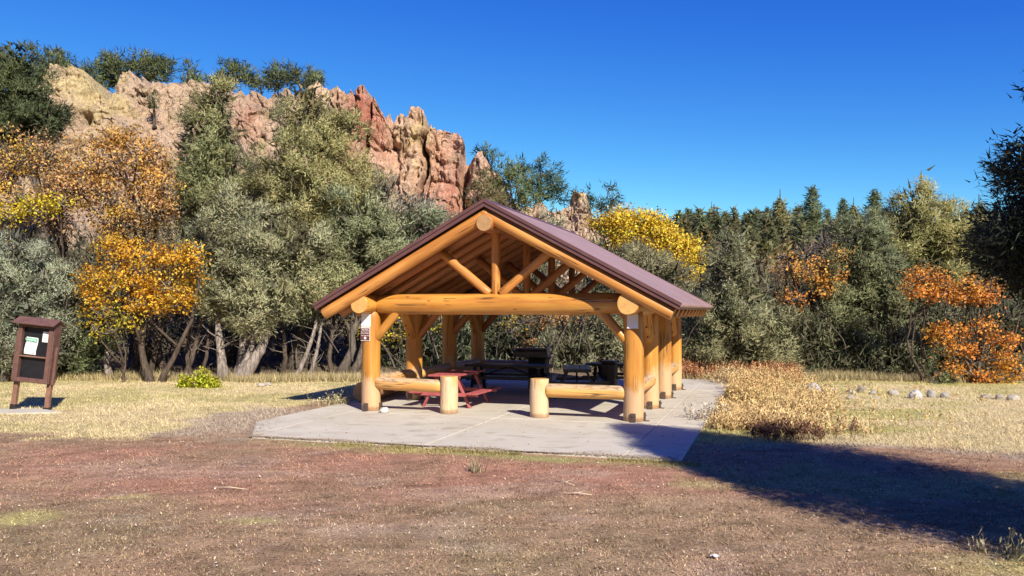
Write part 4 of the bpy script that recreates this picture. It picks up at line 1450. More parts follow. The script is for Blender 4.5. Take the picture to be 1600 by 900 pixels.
# ---- right
tree('juniper_tree', 'rounded olive grey juniper right of the shelter roof corner', 'tree', 29.0, 1160, [(1140, 392, 22, 20), (1142, 425, 40, 34), (1160, 460, 54, 40), (1125, 480, 42, 44), (1180, 505, 52, 44), (1140, 530, 58, 42), (1200, 545, 36, 34), (1110, 550, 30, 30), (1165, 565, 56, 26), (1110, 525, 34, 36), (1215, 570, 34, 24)], 'juniper', 1.1, (0.20, 0.195, 0.11), 0.13, 4)
tree('maple_tree', 'orange maple with rusty red top between two junipers on the right', 'tree', 30.0, 1265, [(1235, 420, 26, 16), (1268, 425, 30, 22), (1285, 452, 26, 16), (1240, 465, 24, 16), (1305, 430, 18, 20), (1312, 396, 16, 10), (1225, 400, 14, 8)], 'maple', 2.2, ORA, 0.09, 3, M_bark_dark, twig=26)
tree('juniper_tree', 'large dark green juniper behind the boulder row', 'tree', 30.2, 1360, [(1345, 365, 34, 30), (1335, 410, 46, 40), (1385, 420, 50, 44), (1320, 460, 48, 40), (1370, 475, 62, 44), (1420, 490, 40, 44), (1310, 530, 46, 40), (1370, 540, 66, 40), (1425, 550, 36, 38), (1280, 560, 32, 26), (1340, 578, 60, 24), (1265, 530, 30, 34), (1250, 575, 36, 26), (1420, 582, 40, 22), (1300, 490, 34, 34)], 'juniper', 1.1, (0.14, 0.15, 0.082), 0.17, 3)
tree('juniper_tree', 'tall light olive juniper with wispy top above the orange maples', 'tree', 37, 1440, [(1433, 296, 12, 16), (1428, 325, 24, 24), (1420, 355, 38, 34), (1465, 360, 44, 34), (1495, 385, 44, 36), (1430, 400, 56, 40), (1520, 420, 42, 36), (1475, 430, 60, 44), (1390, 380, 30, 34), (1540, 395, 24, 20)], 'juniper', 1.0, (0.21, 0.20, 0.088), 0.2, 2)
tree('maple_tree', 'small orange maple crown left of two above the boulder row', 'tree', 26.9, 1450, [(1445, 432, 32, 14), (1430, 455, 22, 10), (1465, 462, 22, 12), (1480, 445, 10, 10)], 'maple', 3.0, ORA[:3], 0.06, 2, M_bark_dark)
tree('maple_tree', 'small orange maple crown right of two above the boulder row', 'tree', 27.0, 1520, [(1510, 442, 24, 14), (1545, 452, 26, 14), (1500, 462, 18, 10), (1530, 465, 26, 10)], 'maple', 3.0, ORA[:3], 0.06, 2, M_bark_dark)
tree('maple_tree', 'low spreading orange maple at the right end of the boulder row', 'tree', 26.6, 1535, [(1475, 525, 26, 16), (1500, 550, 22, 12), (1535, 512, 28, 14), (1565, 530, 24, 12), (1490, 575, 16, 10), (1560, 560, 26, 14), (1540, 590, 22, 12), (1590, 580, 20, 16), (1570, 600, 16, 8)], 'maple', 2.6, [(0.72, 0.33, 0.06), (0.70, 0.27, 0.05), (0.74, 0.44, 0.07)], 0.08, 3, M_bark)
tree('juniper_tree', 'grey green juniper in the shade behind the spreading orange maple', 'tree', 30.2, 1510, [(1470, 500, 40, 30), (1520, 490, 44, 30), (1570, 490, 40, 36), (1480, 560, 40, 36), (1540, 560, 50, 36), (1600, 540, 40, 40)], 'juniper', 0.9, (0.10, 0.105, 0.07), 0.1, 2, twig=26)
tree('juniper_tree', 'grey juniper at the right edge under the dark foreground branch', 'tree', 31.2, 1600, [(1590, 440, 34, 36), (1620, 480, 40, 50), (1570, 455, 24, 26), (1640, 420, 40, 50), (1630, 560, 50, 44)], 'juniper', 0.9, (0.15, 0.15, 0.095), 0.12, 2)
tree('shrub', 'small green shrub at the end of the boulder row', 'shrub', 26.6, 1468, [(1462, 600, 14, 12), (1478, 602, 12, 10)], 'juniper', 0.9, (0.12, 0.13, 0.06), 0.02, 2)
tree('cottonwood_tree', 'bright yellow cottonwood above the right roof slope', 'tree', 45, 1010, [(940, 350, 20, 12), (965, 345, 26, 18), (1005, 345, 26, 16), (985, 372, 34, 20), (1030, 365, 30, 20), (1060, 385, 26, 20), (1045, 410, 32, 24), (1080, 400, 20, 22), (1075, 430, 24, 24), (1010, 395, 30, 20), (1065, 450, 16, 14)], 'maple', 5.5, [(0.82, 0.56, 0.05), (0.86, 0.60, 0.07), (0.80, 0.50, 0.06)], 0.14, 3, M_bark)
tree('oak_shrub', 'pinkish half bare shrub behind the yellow cottonwood crown', 'shrub', 49, 1000, [(975, 335, 22, 12), (1018, 340, 18, 14), (1035, 348, 16, 12)], 'maple', 0.7, [(0.60, 0.36, 0.20), (0.65, 0.42, 0.15)], 0.08, 2, twig=40)
tree('juniper_tree', 'olive bush between the roof slope and the yellow cottonwood', 'tree', 37, 1010, [(985, 405, 24, 20), (1005, 415, 30, 24), (1035, 430, 28, 24), (1020, 455, 44, 30), (975, 425, 30, 24), (1055, 455, 24, 24)], 'juniper', 0.9, (0.20, 0.185, 0.11), 0.1, 2)
tree('oak_shrub', 'bare grey branched dead tree above the rusty orange maple', 'tree', 36, 1290, [(1290, 380, 34, 26), (1260, 395, 22, 18), (1320, 375, 20, 16)], 'maple', 0.25, [(0.3, 0.22, 0.16), (0.36, 0.25, 0.18)], 0.1, 3, M_twig, twig=60)

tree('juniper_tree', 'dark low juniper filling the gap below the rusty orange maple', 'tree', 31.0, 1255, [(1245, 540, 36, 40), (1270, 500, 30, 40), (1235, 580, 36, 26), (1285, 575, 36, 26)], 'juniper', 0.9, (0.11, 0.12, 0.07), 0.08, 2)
# bright yellow green bushes at the left tree line
for (px, w, h, lab) in ((291, 8, 9, 'leftmost small yellow green bush at the tree line'), (318, 10, 12, 'taller yellow green bush beside the upright pale trunk'), (332, 6, 6, 'smallest yellow green bush against the pale trunk')):
    g = G(px, 606)
    F_ = Foliage()
    sc = g[1] / FPX
    z = terr1(g[0], g[1])
    C = np.array([g[0], g[1], z + h * sc * 0.9]) + rng.normal(0, 0.5, (60, 3)) * np.array([w, w, h]) * sc
    C[:, 2] = np.maximum(C[:, 2], z + 0.05)
    F_.leaves(C, 16, 0.06, (0.05, 0.11), np.array((0.50, 0.52, 0.05)), 0.15, 0.2)
    root = empty('bush', (g[0], g[1], z))
    tag(root, lab, 'bush', 'yellow green bushes at the tree line')
    F_.build('leaves', M_leaf, root, (g[0], g[1], z))
    mb = MB()
    for _ in range(9):
        e = Vector((rnd.uniform(-1, 1) * w * sc, rnd.uniform(-1, 1) * w * sc, h * sc * rnd.uniform(0.8, 1.5)))
        p2, r2 = limb((0, 0, 0), e, 0.012, 0.005, 0.1, 4)
        mb.tube(p2, r2, 4, cap=False)
    mb.build('twigs', M_twig, root, True)['kind'] = 'stuff'

# ---- shaded undergrowth filling the woods (nobody could count it)
F_ = Foliage()
M_ = 5200
X = rng.uniform(-24, 21, M_)
Yy = rng.uniform(30.5, 40, M_)
X[:1500] = rng.uniform(7.5, 23, 1500)
Yy[:1500] = rng.uniform(28.9, 31.5, 1500)
keep = ~((X > 22) & (Yy < 30))
hmax = np.where(np.arange(M_) < 1500, 0.0, 0.6) + 1.0 + 1.5 * (fbm(np.stack([X * 0.3, Yy * 0.3, X * 0], 1), 2, 40) + 0.6) + (Yy - 30) * 0.14
Z = terrain(X, Yy) + rng.uniform(0, 1, M_) ** 0.8 * np.maximum(hmax, 0.8)
C = np.stack([X, Yy, Z], 1)
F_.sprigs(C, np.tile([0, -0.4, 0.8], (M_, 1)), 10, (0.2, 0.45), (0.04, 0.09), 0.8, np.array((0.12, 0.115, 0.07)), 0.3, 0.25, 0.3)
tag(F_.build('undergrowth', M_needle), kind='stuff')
mb = MB()
for _ in range(330):
    x = rnd.uniform(-22, 20)
    y = rnd.uniform(28.6, 33)
    z = terr1(x, y)
    h = rnd.uniform(0.8, 3.6)
    p2, r2 = limb((x, y, z + rnd.uniform(0, 0.8)), (x + rnd.uniform(-1.2, 1.2), y + rnd.uniform(-0.8, 0.8), z + h), rnd.uniform(0.012, 0.035), 0.006, 0.15, 6)
    mb.tube(p2, r2, 5, cap=False)
tag(mb.build('brushwood', M_bark, None, True), kind='stuff')

# ---------------------------------------------------------------- cliff
CPX = np.array([20, 60, 75, 95, 110, 125, 138, 148, 165, 185, 200, 225, 240, 260, 290, 320, 345, 365, 385, 420, 450, 480, 510, 530, 545, 560, 580, 598, 612, 625, 645, 660, 668, 680, 700, 712, 722, 732, 745, 760, 770, 790, 830, 860, 880, 900, 912, 922, 945, 970, 990])
CPY = np.array([190, 160, 140, 112, 104, 112, 118, 146, 152, 150, 126, 130, 134, 136, 138, 134, 130, 140, 148, 150, 150, 146, 142, 140, 150, 156, 162, 168, 184, 190, 180, 186, 204, 198, 196, 206, 222, 250, 248, 236, 262, 300, 320, 325, 318, 312, 320, 345, 365, 385, 410])
YC = 62.0
nu, nv = 720, 215
pxs = np.linspace(20, 990, nu)
Xc = (pxs - 800) / FPX * YC
pyt = np.interp(pxs, CPX, CPY)
jag = fbm(np.stack([pxs * 0.06, pxs * 0, pxs * 0], 1), 5, 61, 0.6)
ztop = HC + (485 - pyt + 0 * jag) / FPX * YC + jag * 0.75 * sstep(500, 600, pxs) + jag * 0.8 + 0.3 * np.round(fbm(np.stack([pxs * 0.11, pxs * 0, pxs * 0 + 5], 1), 3, 62) * 3) / 3
zbot = np.interp(pxs, [20, 600, 760, 860, 990], [6.0, 4.0, 3.5, 3.5, 2.0])
tv = np.linspace(0, 1, nv)
TV, XI = np.meshgrid(tv, np.arange(nu), indexing='ij')
xx = Xc[XI.ravel()]
t = TV.ravel()
fz = 0.93
face = np.clip(t / fz, 0, 1)
back = np.clip((t - fz) / (1 - fz), 0, 1)
zt_ = ztop[XI.ravel()]
zb_ = zbot[XI.ravel()]
pxx = pxs[XI.ravel()]
z = zb_ + (zt_ - zb_) * face - back * 1.2
lean = np.interp(pxx, [20, 300, 560, 760, 830, 990], [16, 17, 9, 6, 14, 14])
# slopes are steep on top, flatter at the foot
yb = 60.5 - lean * (1 - face) ** 1.25 * (zt_ - zb_) / 16.0
# buttresses: vertical ribs in plan
q = np.stack([xx * 0.22, z * 0.045, xx * 0 + 1], 1)
rib = fbm(q, 3, 71)
rid = 1 - np.abs(fbm(np.stack([xx * 0.42 + 0.25 * fbm(np.stack([xx * 0.3, z * 0.25, z * 0], 1), 3, 5), z * 0.05, xx * 0 + 4], 1), 3, 72)) * 2.2
wgt = sstep(500, 600, pxx) * 0.75 + 0.35
wgt = wgt * (1 - 0.55 * sstep(800, 860, pxx))
q3 = np.stack([xx, yb * 0.5, z], 1)
rough = fbm(q3 * 0.5, 5, 73, 0.58)
fine = fbm(q3 * 2.3, 4, 75, 0.6)
strata = fbm(np.stack([xx * 0.12, z * 1.1 + xx * 0.12, z * 0], 1), 4, 77)
fiss = np.clip(rid - 0.72, 0, 1) * 3.2
g1 = np.exp(-(fbm(q3 * np.array([0.55, 0.5, 0.22]) + 31, 3, 86) / 0.035) ** 2)
g2 = np.exp(-(fbm(q3 * np.array([0.9, 0.9, 0.75]) + 11, 3, 87) / 0.05) ** 2)
blk = np.round(fbm(q3 * 0.9 + 3, 3, 88) * 5) / 5
vc = np.exp(-(fbm(np.stack([xx * 1.1 + 0.2 * rough, z * 0.13, z * 0 + 8], 1), 4, 89) / 0.03) ** 2)
y = yb - rib * 1.6 * wgt + vc * 0.4 * (0.3 + wgt) + fiss * 0.65 * wgt * sstep(0.15, 0.5, face) - rough * 1.25 - fine * 0.5 - strata * 0.35 + g1 * 0.35 + g2 * 0.2 - blk * 0.35
for (fx, fw, z0, z1, dp) in ((585, 3.0, 10, 20, 2.2), (668, 3.0, 9.5, 16.4, 3.0), (676, 2.2, 6, 12, 1.3), (720, 2.5, 9, 13, 0.6), (250, 5, 12, 18, 1.2), (160, 9, 8, 16.5, 2.2), (730, 5, 8, 14, 2.5)):
    wig = 3.5 * fbm(np.stack([z * 0.7, z * 0 + fx, z * 0], 1), 3, 3)
    y = y + dp * np.exp(-((pxx - fx + wig) / fw) ** 2) * sstep(z0 - 0.6, z0 + 0.6, z) * (1 - sstep(z1 - 0.3, z1 + 0.5, z))
y = y + back * 7
xo = xx + fbm(q3 * 0.8 + 9, 3, 78) * 0.5
zo = z + fbm(q3 * 1.3 + 5, 3, 79) * 0.45 * (face > 0.02) + fine * 0.12
Vc = np.stack([xo, y, zo], 1)
# colour: buff, pink, red and yellow lichen in patches
def mixn(a, b_, t_):
    return a * (1 - t_[:, None]) + np.asarray(b_)[None] * t_[:, None]
c = np.tile(np.array([0.56, 0.42, 0.31]), (len(Vc), 1))
m1 = fbm(Vc * 0.16, 3, 81)
m2 = fbm(Vc * 0.5, 4, 82)
m3 = fbm(Vc * 1.4, 4, 83)
pink = sstep(480, 560, pxx) * (1 - sstep(775, 800, pxx))
c = mixn(c, (0.58, 0.35, 0.26), np.clip(pink * (0.65 + m2), 0, 1))
redp = np.exp(-(((pxx - 572) / 34) ** 2 + ((zo - 15.5) / 2.7) ** 2)) * 1.1 + np.exp(-(((pxx - 705) / 26) ** 2 + ((zo - 10.0) / 3.4) ** 2)) * 0.8 + np.exp(-(((pxx - 410) / 30) ** 2 + ((zo - 16) / 2.0) ** 2)) * 0.5 + np.exp(-(((pxx - 690) / 30) ** 2 + ((zo - 7) / 2.5) ** 2)) * 0.7
c = mixn(c, (0.46, 0.17, 0.12), np.clip(redp * (0.8 + 1.2 * m2), 0, 0.9))
yel = sstep(0.05, 0.45, m1 + 0.6 * m3) * (0.35 + 0.5 * sstep(0.7, 0.95, face))
c = mixn(c, (0.60, 0.50, 0.27), np.clip(yel * (1 - 0.6 * np.clip(redp, 0, 1)), 0, 1))
lt = np.exp(-(((pxx - 210) / 26) ** 2 + ((zo - 15) / 3.0) ** 2)) + np.exp(-(((pxx - 655) / 30) ** 2 + ((zo - 14.5) / 2.2) ** 2)) * 0.8 + np.exp(-(((pxx - 735) / 12) ** 2 + ((zo - 8) / 3) ** 2)) * 0.8
c = mixn(c, (0.56, 0.47, 0.20), np.clip(lt * (0.6 + m3), 0, 1) * 0.7)
gry = sstep(0.0, 0.4, fbm(Vc * 0.3 + 40, 3, 84)) * (0.4 + 0.3 * (pxx < 500))
c = mixn(c, (0.44, 0.34, 0.29), np.clip(gry, 0, 1))
spk = sstep(0.25, 0.5, m3)
c = c * (1 - 0.25 * spk[:, None]) * (1 + 0.25 * fbm(Vc * 3.5, 3, 85)[:, None])
I = (np.arange(nv - 1)[:, None] * nu + np.arange(nu - 1)[None, :]).ravel()
Fc = np.stack([I, I + 1, I + nu + 1, I + nu], 1)
co = ob('cliff', mesh_np('cliff', Vc, Fc, M_rock, np.clip(c * np.array([1.18, 1.14, 1.12]) * (1 - 0.1 * (1 - sstep(380, 520, pxx)))[:, None], 0.02, 0.8), smooth=False))
tag(co, 'jagged pink and buff rock cliff rising behind the trees and the shelter', 'cliff')

# ---------------------------------------------------------------- trees on the ridge and the slopes
def hill_tree(name, label, Y, px, L, col, kind='pine', dens=1.0, group=None):
    x = P(px, 400, Y)[0]
    lobes = px_lobes(Y, L, 0.9)
    zb = min(l[2] - l[5] for l in lobes) - 1.2
    return tree(name, label, 'tree', Y, px, L, kind, dens, col, 0.12, 1, M_bark_dark, group, 0.9, zb, 4)
GR = 'trees along the cliff top'
rt = [(92, 'dark pine on the skyline just left of the tallest rock spire', [(90, 95, 20, 14), (105, 108, 18, 14), (82, 112, 22, 16), (100, 125, 24, 14)]),
      (70, 'dark rounded tree between the corner conifer and the rock spire', [(70, 120, 20, 16), (60, 140, 24, 18), (85, 138, 16, 14)]),
      (150, 'dark pine on the skyline just right of the tallest rock spire', [(148, 112, 20, 14), (160, 128, 22, 16), (140, 130, 14, 12), (155, 140, 14, 8)]),
      (180, 'rounded green pine second right of the tallest rock spire', [(178, 95, 16, 12), (190, 108, 22, 16), (170, 112, 20, 16), (188, 126, 18, 12)]),
      (225, 'broad green pine above the pale rock face', [(222, 95, 18, 12), (240, 104, 24, 16), (215, 112, 22, 16), (245, 118, 22, 12), (258, 100, 12, 10)]),
      (297, 'single small pine standing in the gap of the skyline', [(296, 108, 10, 10), (300, 122, 14, 12), (290, 130, 10, 8)]),
      (335, 'low pale pine between two darker pines on the skyline', [(330, 122, 12, 10), (342, 128, 12, 8), (318, 128, 10, 8)]),
      (365, 'bushy dark pine above the left tall juniper', [(362, 106, 16, 12), (375, 115, 18, 14), (352, 120, 14, 12), (385, 126, 12, 10)]),
      (405, 'small low pine in the dip of the skyline', [(402, 124, 12, 10), (410, 133, 14, 8)]),
      (435, 'upright pine left of the pair above the tallest juniper', [(432, 112, 16, 12), (440, 124, 20, 14), (425, 130, 14, 10)]),
      (462, 'dark narrow pine of the pair above the tallest juniper', [(458, 108, 9, 10), (462, 122, 14, 12)]),
      (485, 'dark rounded pine at the right end of the ridge group', [(480, 118, 14, 12), (490, 124, 12, 12), (488, 134, 14, 8)]),
      (540, 'tiny juniper left of three on the cliff edge', [(537, 150, 7, 6), (545, 155, 8, 6)]),
      (560, 'tiny juniper middle of three on the cliff edge', [(556, 158, 8, 6)]),
      (577, 'tiny juniper right of three on the cliff edge', [(576, 162, 8, 5), (582, 158, 4, 6)]),
      (236, 'small dark shrub clinging to the rock face gully', [(237, 150, 7, 10), (240, 162, 6, 8)]),
      (20, 'dark pine crowns behind the corner conifer', [(-10, 90, 20, 20), (0, 120, 24, 20)])]
for px, lab, L in rt:
    onface = 'clinging' in lab
    hill_tree('pine_tree' if 'pine' in lab else 'juniper_tree', lab, 57.0 if onface else (64.5 if 'juniper' in lab else 66.5), px, L, (0.095, 0.11, 0.052), 'pine', 2.6, GR)
mt = [(762, 63, 'dark pine peeking over the right end of the cliff', [(758, 236, 14, 10), (770, 246, 14, 10), (750, 242, 8, 8)], (0.06, 0.08, 0.04)),
      (800, 58, 'large mid green pine above the roof ridge', [(790, 268, 26, 18), (775, 285, 24, 20), (808, 290, 28, 24), (790, 310, 34, 22), (825, 312, 22, 18)], (0.105, 0.125, 0.05)),
      (745, 55, 'brownish olive juniper against the foot of the cliff', [(750, 290, 20, 24), (740, 305, 18, 18), (765, 310, 24, 18)], (0.17, 0.145, 0.075)),
      (812, 66, 'dark pine crown behind the large green pine', [(810, 262, 16, 12), (822, 275, 18, 14)], (0.06, 0.08, 0.045)),
      (848, 62, 'tall dark pine on the descending skyline', [(845, 254, 14, 10), (852, 270, 20, 14), (862, 288, 24, 16), (845, 300, 28, 16), (870, 305, 20, 14), (840, 285, 18, 14)], (0.055, 0.075, 0.04)),
      (913, 64, 'round dark pine right of the rock knob', [(910, 310, 16, 12), (922, 325, 18, 16), (905, 328, 12, 12)], (0.045, 0.062, 0.035)),
      (950, 66, 'wispy open pine standing clear of the skyline', [(950, 296, 14, 8), (958, 308, 14, 8), (940, 315, 12, 8), (952, 325, 16, 8)], (0.06, 0.08, 0.05)),
      (848, 54, 'pale grey bush above the roof right of the ridge', [(845, 335, 16, 10), (865, 348, 18, 10)], (0.24, 0.235, 0.16)),
      (700, 50, 'grey green shrub at the foot of the cliff left of the gable', [(690, 348, 20, 10), (712, 340, 14, 10)], (0.20, 0.19, 0.12))]
for px, Y, lab, L, col in mt:
    hill_tree('pine_tree' if 'pine' in lab else 'juniper_tree', lab, Y, px, L, col, 'pine', 1.4, 'trees on the slope right of the cliff')

# conifers on the far right hill
def conifer_mesh(seed, h, r, col, nb_=17, narrow=1.0):
    R = random.Random(seed)
    F_ = Foliage()
    C, A = [], []
    R2 = R.uniform(0.55, 0.95)
    for k in range(nb_):
        f = k / (nb_ - 1)
        zz = h * (0.16 + 0.84 * f)
        rr = r * (1 - f) ** R2 * R.uniform(0.6, 1.25) + 0.1
        m = max(3, int(9 * (1 - f) + 3))
        a0 = R.uniform(0, 6.3)
        for j in range(m):
            an = a0 + 6.283 * j / m + R.uniform(-0.3, 0.3)
            l_ = rr * R.uniform(0.65, 1.15)
            for s_ in np.arange(0.25, 1.01, 0.25):
                C.append((math.cos(an) * l_ * s_, math.sin(an) * l_ * s_, zz - 0.22 * l_ * s_ + R.uniform(-0.15, 0.15)))
                A.append((math.cos(an), math.sin(an), 0.25))
    C, A = np.array(C), unit(np.array(A))
    F_.sprigs(C, A, 9, (0.35, 0.75), (0.14, 0.26), 0.8, np.array(col), 0.15, 0.15, 0.3)
    return F_
protos = []
trunkm = None
for i, (h, r, col) in enumerate([(10, 2.3, (0.19, 0.205, 0.10)), (12, 2.7, (0.17, 0.195, 0.095)), (9, 3.0, (0.24, 0.235, 0.105)), (11, 2.2, (0.17, 0.19, 0.095)), (7.5, 3.3, (0.28, 0.255, 0.115))]):
    protos.append((h, conifer_mesh(50 + i, h, r, col).mesh('crown', M_needle)))
mb = MB()
mb.tube([(0, 0, -0.5), (0, 0, 5), (0, 0, 9.5)], [0.2, 0.14, 0.04], 6)
to = mb.build('trunk', M_bark_dark)
trunkm = to.data
D.objects.remove(to)
sky_l = [(1062, 348, 150), (1080, 338, 155), (1098, 336, 150), (1118, 330, 150), (1140, 326, 152), (1163, 328, 150), (1182, 324, 150), (1200, 322, 148), (1222, 326, 150), (1244, 318, 150), (1272, 305, 140), (1290, 322, 150), (1314, 313, 145), (1338, 322, 150), (1360, 310, 150), (1385, 324, 150), (1480, 316, 140), (1502, 318, 145), (1524, 318, 142), (1548, 320, 145), (1576, 322, 140), (1600, 325, 140), (1630, 322, 140)]
where = ['at the left end of the far forest skyline', 'second from the left on the far forest skyline', 'third from the left on the far forest skyline', 'above the olive grey juniper top left side', 'directly above the olive grey juniper', 'right of the olive grey juniper top', 'left of centre on the far forest skyline', 'above the left edge of the orange maple', 'above the rusty top of the orange maple', 'just left of the tallest far conifer', 'tallest of the far forest skyline', 'just right of the tallest far conifer', 'pointed and high above the dark juniper', 'between two pointed conifers above the dark juniper', 'pointed left of the wispy olive juniper', 'touching the wispy olive juniper', 'first right of the wispy olive juniper', 'second right of the wispy olive juniper', 'third right of the wispy olive juniper', 'left of the dark foreground branch', 'behind the tip of the dark foreground branch', 'hidden behind the dark foreground tree edge', 'farthest right beyond the frame edge']
for i, (px, py, Y) in enumerate(sky_l):
    px, py = px + rnd.uniform(-8, 8), py + rnd.choice([-9, 2, 8, 12, 5])
    top = P(px, py, Y)
    h, cm = protos[(i * 3) % 5] if i not in (10, 12, 14) else protos[1]
    zb = terr1(top[0], Y)
    s_ = min(max((top[2] - zb) / h, 0.55), 1.9)
    o = empty('conifer_tree', (top[0], Y, top[2] - h * s_), rnd.uniform(0, 6))
    w_ = s_ * rnd.uniform(0.9, 1.45)
    o.scale = (w_, w_, s_)
    tag(o, 'dark green conifer ' + where[i], 'tree', 'conifers on the skyline of the far right hill')
    ob('crown', cm, o)
    ob('trunk', trunkm, o)
# the forest mass below them
F_ = Foliage()
fv, ff, fc, nn = [], [], [], 0
base = []
for m_h, me in protos:
    V_ = np.empty(len(me.vertices) * 3, dtype=np.float32)
    me.vertices.foreach_get('co', V_)
    V_ = V_.reshape(-1, 3)
    cc = np.empty(len(me.vertices) * 4, dtype=np.float32)
    me.color_attributes['Col'].data.foreach_get('color', cc)
    base.append((V_[:], cc.reshape(-1, 4)[:, :3]))
cnt = 0
for k in range(420):
    Y = rnd.uniform(75, 168)
    px = rnd.uniform(1030, 1660)
    x = P(px, 300, Y)[0]
    zb = terr1(x, Y)
    V_, cc = base[rnd.randint(0, 4)]
    s_ = rnd.uniform(0.5, 0.8)
    top_y = 485 - (zb + s_ * 10 - HC) / Y * FPX
    if top_y < 332: continue
    a = rnd.uniform(0, 6.3)
    step = 8 if Y > 110 else 5
    keepf = np.arange(0, len(V_) // 3, step)
    ix = (keepf[:, None] * 3 + np.arange(3)).ravel()
    W_ = V_[ix] * s_
    # thinned crowns get wider sprays
    ctr = W_.reshape(-1, 3, 3).mean(1, keepdims=True)
    W_ = ((W_.reshape(-1, 3, 3) - ctr) * 2.4 + ctr).reshape(-1, 3)
    R = np.array([[math.cos(a), -math.sin(a), 0], [math.sin(a), math.cos(a), 0], [0, 0, 1]])
    W_ = W_ @ R.T + np.array([x, Y, zb - 0.5])
    on = unit(W_ - np.array([x, Y, 0]) * np.array([1, 1, 0]) - np.array([0, 0, zb + 3]) * np.array([0, 0, 1]))
    F_._push(W_, np.arange(len(W_)).reshape(-1, 3), cc[ix] * rnd.uniform(0.8, 1.3) * np.array([rnd.uniform(0.95, 1.25), 1, 1]), unit(on + rng.normal(0, 0.35, on.shape)))
    cnt += 1
tag(F_.build('hillside_forest', M_needle), kind='stuff')
# scrub on the right hillside between the near trees and the forest
F_ = Foliage()
M_ = 5200
Yy = rng.uniform(40, 80, M_)
X = rng.uniform(0.1, 0.68, M_) * Yy
n_ = fbm(np.stack([X * 0.16, Yy * 0.16, X * 0], 1), 3, 55)
hh = np.maximum(0.3, 1.6 + 3.6 * n_)
Z = terrain(X, Yy) + rng.uniform(0, 1, M_) * hh
C = np.stack([X, Yy, Z], 1)
cb = np.where((fbm(C * 0.25, 2, 56) > 0.15)[:, None], np.array([[0.22, 0.16, 0.10]]), np.array([[0.13, 0.14, 0.07]]))
F_.sprigs(C, np.tile([0, -0.3, 0.9], (M_, 1)), 9, (0.4, 0.9), (0.09, 0.18), 0.8, cb, 0.25, 0.2, 0.45)
# scrub on the left slope below the cliff
M_ = 4200
Yy = rng.uniform(40, 56, M_)
X = rng.uniform(-0.62, 0.05, M_) * Yy
n_ = fbm(np.stack([X * 0.2, Yy * 0.2, X * 0], 1), 3, 57)
Z = terrain(X, Yy) + rng.uniform(0, 1, M_) * np.maximum(0.3, 1.2 + 3 * n_)
C = np.stack([X, Yy, Z], 1)
F_.sprigs(C, np.tile([0, -0.3, 0.9], (M_, 1)), 9, (0.3, 0.7), (0.06, 0.13), 0.8, np.array((0.17, 0.15, 0.09)), 0.3, 0.2, 0.4)
tag(F_.build('hillside_scrub', M_needle), kind='stuff')

# ---------------------------------------------------------------- dark tree at the right edge, close to the camera
tx, ty = 7.12, 7.05
root = empty('juniper_tree', (tx, ty, 0))
tag(root, 'dark close juniper at the right edge casting the long shadow on the ground', 'tree')
lobes = [(tx + 0.15, ty - 0.15, 1.7, 1.8, 1.8, 0.9), (tx, ty, 2.8, 2.05, 2.2, 0.9), (tx, ty, 3.7, 2.0, 2.1, 0.9), (tx, ty + 0.1, 4.6, 1.8, 1.9, 0.9), (tx, ty + 0.1, 5.4, 1.5, 1.5, 0.8), (tx, ty + 0.1, 6.2, 1.0, 1.0, 0.8), (tx, ty + 0.1, 6.9, 0.5, 0.5, 0.6),
         (5.2, 8.15, 3.05, 0.55, 0.55, 0.36), (5.4, 8.1, 2.8, 0.5, 0.5, 0.3), (5.5, 8.1, 3.7, 0.6, 0.6, 0.45), (5.75, 7.9, 4.6, 0.55, 0.5, 0.5)]
F_ = Foliage()
C, A, idx = sample_lobes(lobes, 10500, 77, 0.4, 0.13, 2.6, 0.1)
g_ = fbm(C * 1.7, 2, 12) > -0.45
C, A = C[g_], A[g_]
F_.sprigs(C, A, 26, (0.04, 0.10), (0.008, 0.016), 0.6, np.array((0.10, 0.12, 0.07)), 0.18, 0.18, 0.09)
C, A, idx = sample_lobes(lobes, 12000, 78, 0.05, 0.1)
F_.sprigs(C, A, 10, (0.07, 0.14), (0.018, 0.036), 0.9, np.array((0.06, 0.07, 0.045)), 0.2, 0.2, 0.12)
# feathery branch tips that stick out past the outline
for k in range(46):
    l = lobes[rnd.choice([0, 1, 1, 2, 2, 3, 4, 7, 7, 8, 8, 9, 10])]
    an = rnd.uniform(0, 6.283)
    el = rnd.uniform(-0.4, 0.5)
    d = np.array([math.cos(an) * math.cos(el), math.sin(an) * math.cos(el), math.sin(el) * 0.6])
    s0 = np.array(l[:3]) + d * np.array(l[3:6]) * 0.72
    Lb = rnd.uniform(0.15, 0.38)
    tt = np.linspace(0, 1, 22)[:, None]
    pts = s0 + d * Lb * tt + np.array([0, 0, 0.12]) * tt ** 2
    F_.sprigs(pts, np.tile(d, (22, 1)), 14, (0.03, 0.09), (0.006, 0.012), 0.6, np.array((0.10, 0.12, 0.07)), 0.1, 0.18, 0.03)
F_.build('crown', M_needle, root, (tx, ty, 0))
skeleton(root, (tx, ty, 0), lobes, 0.2, M_bark_dark, M_bark_dark, 1, 8)

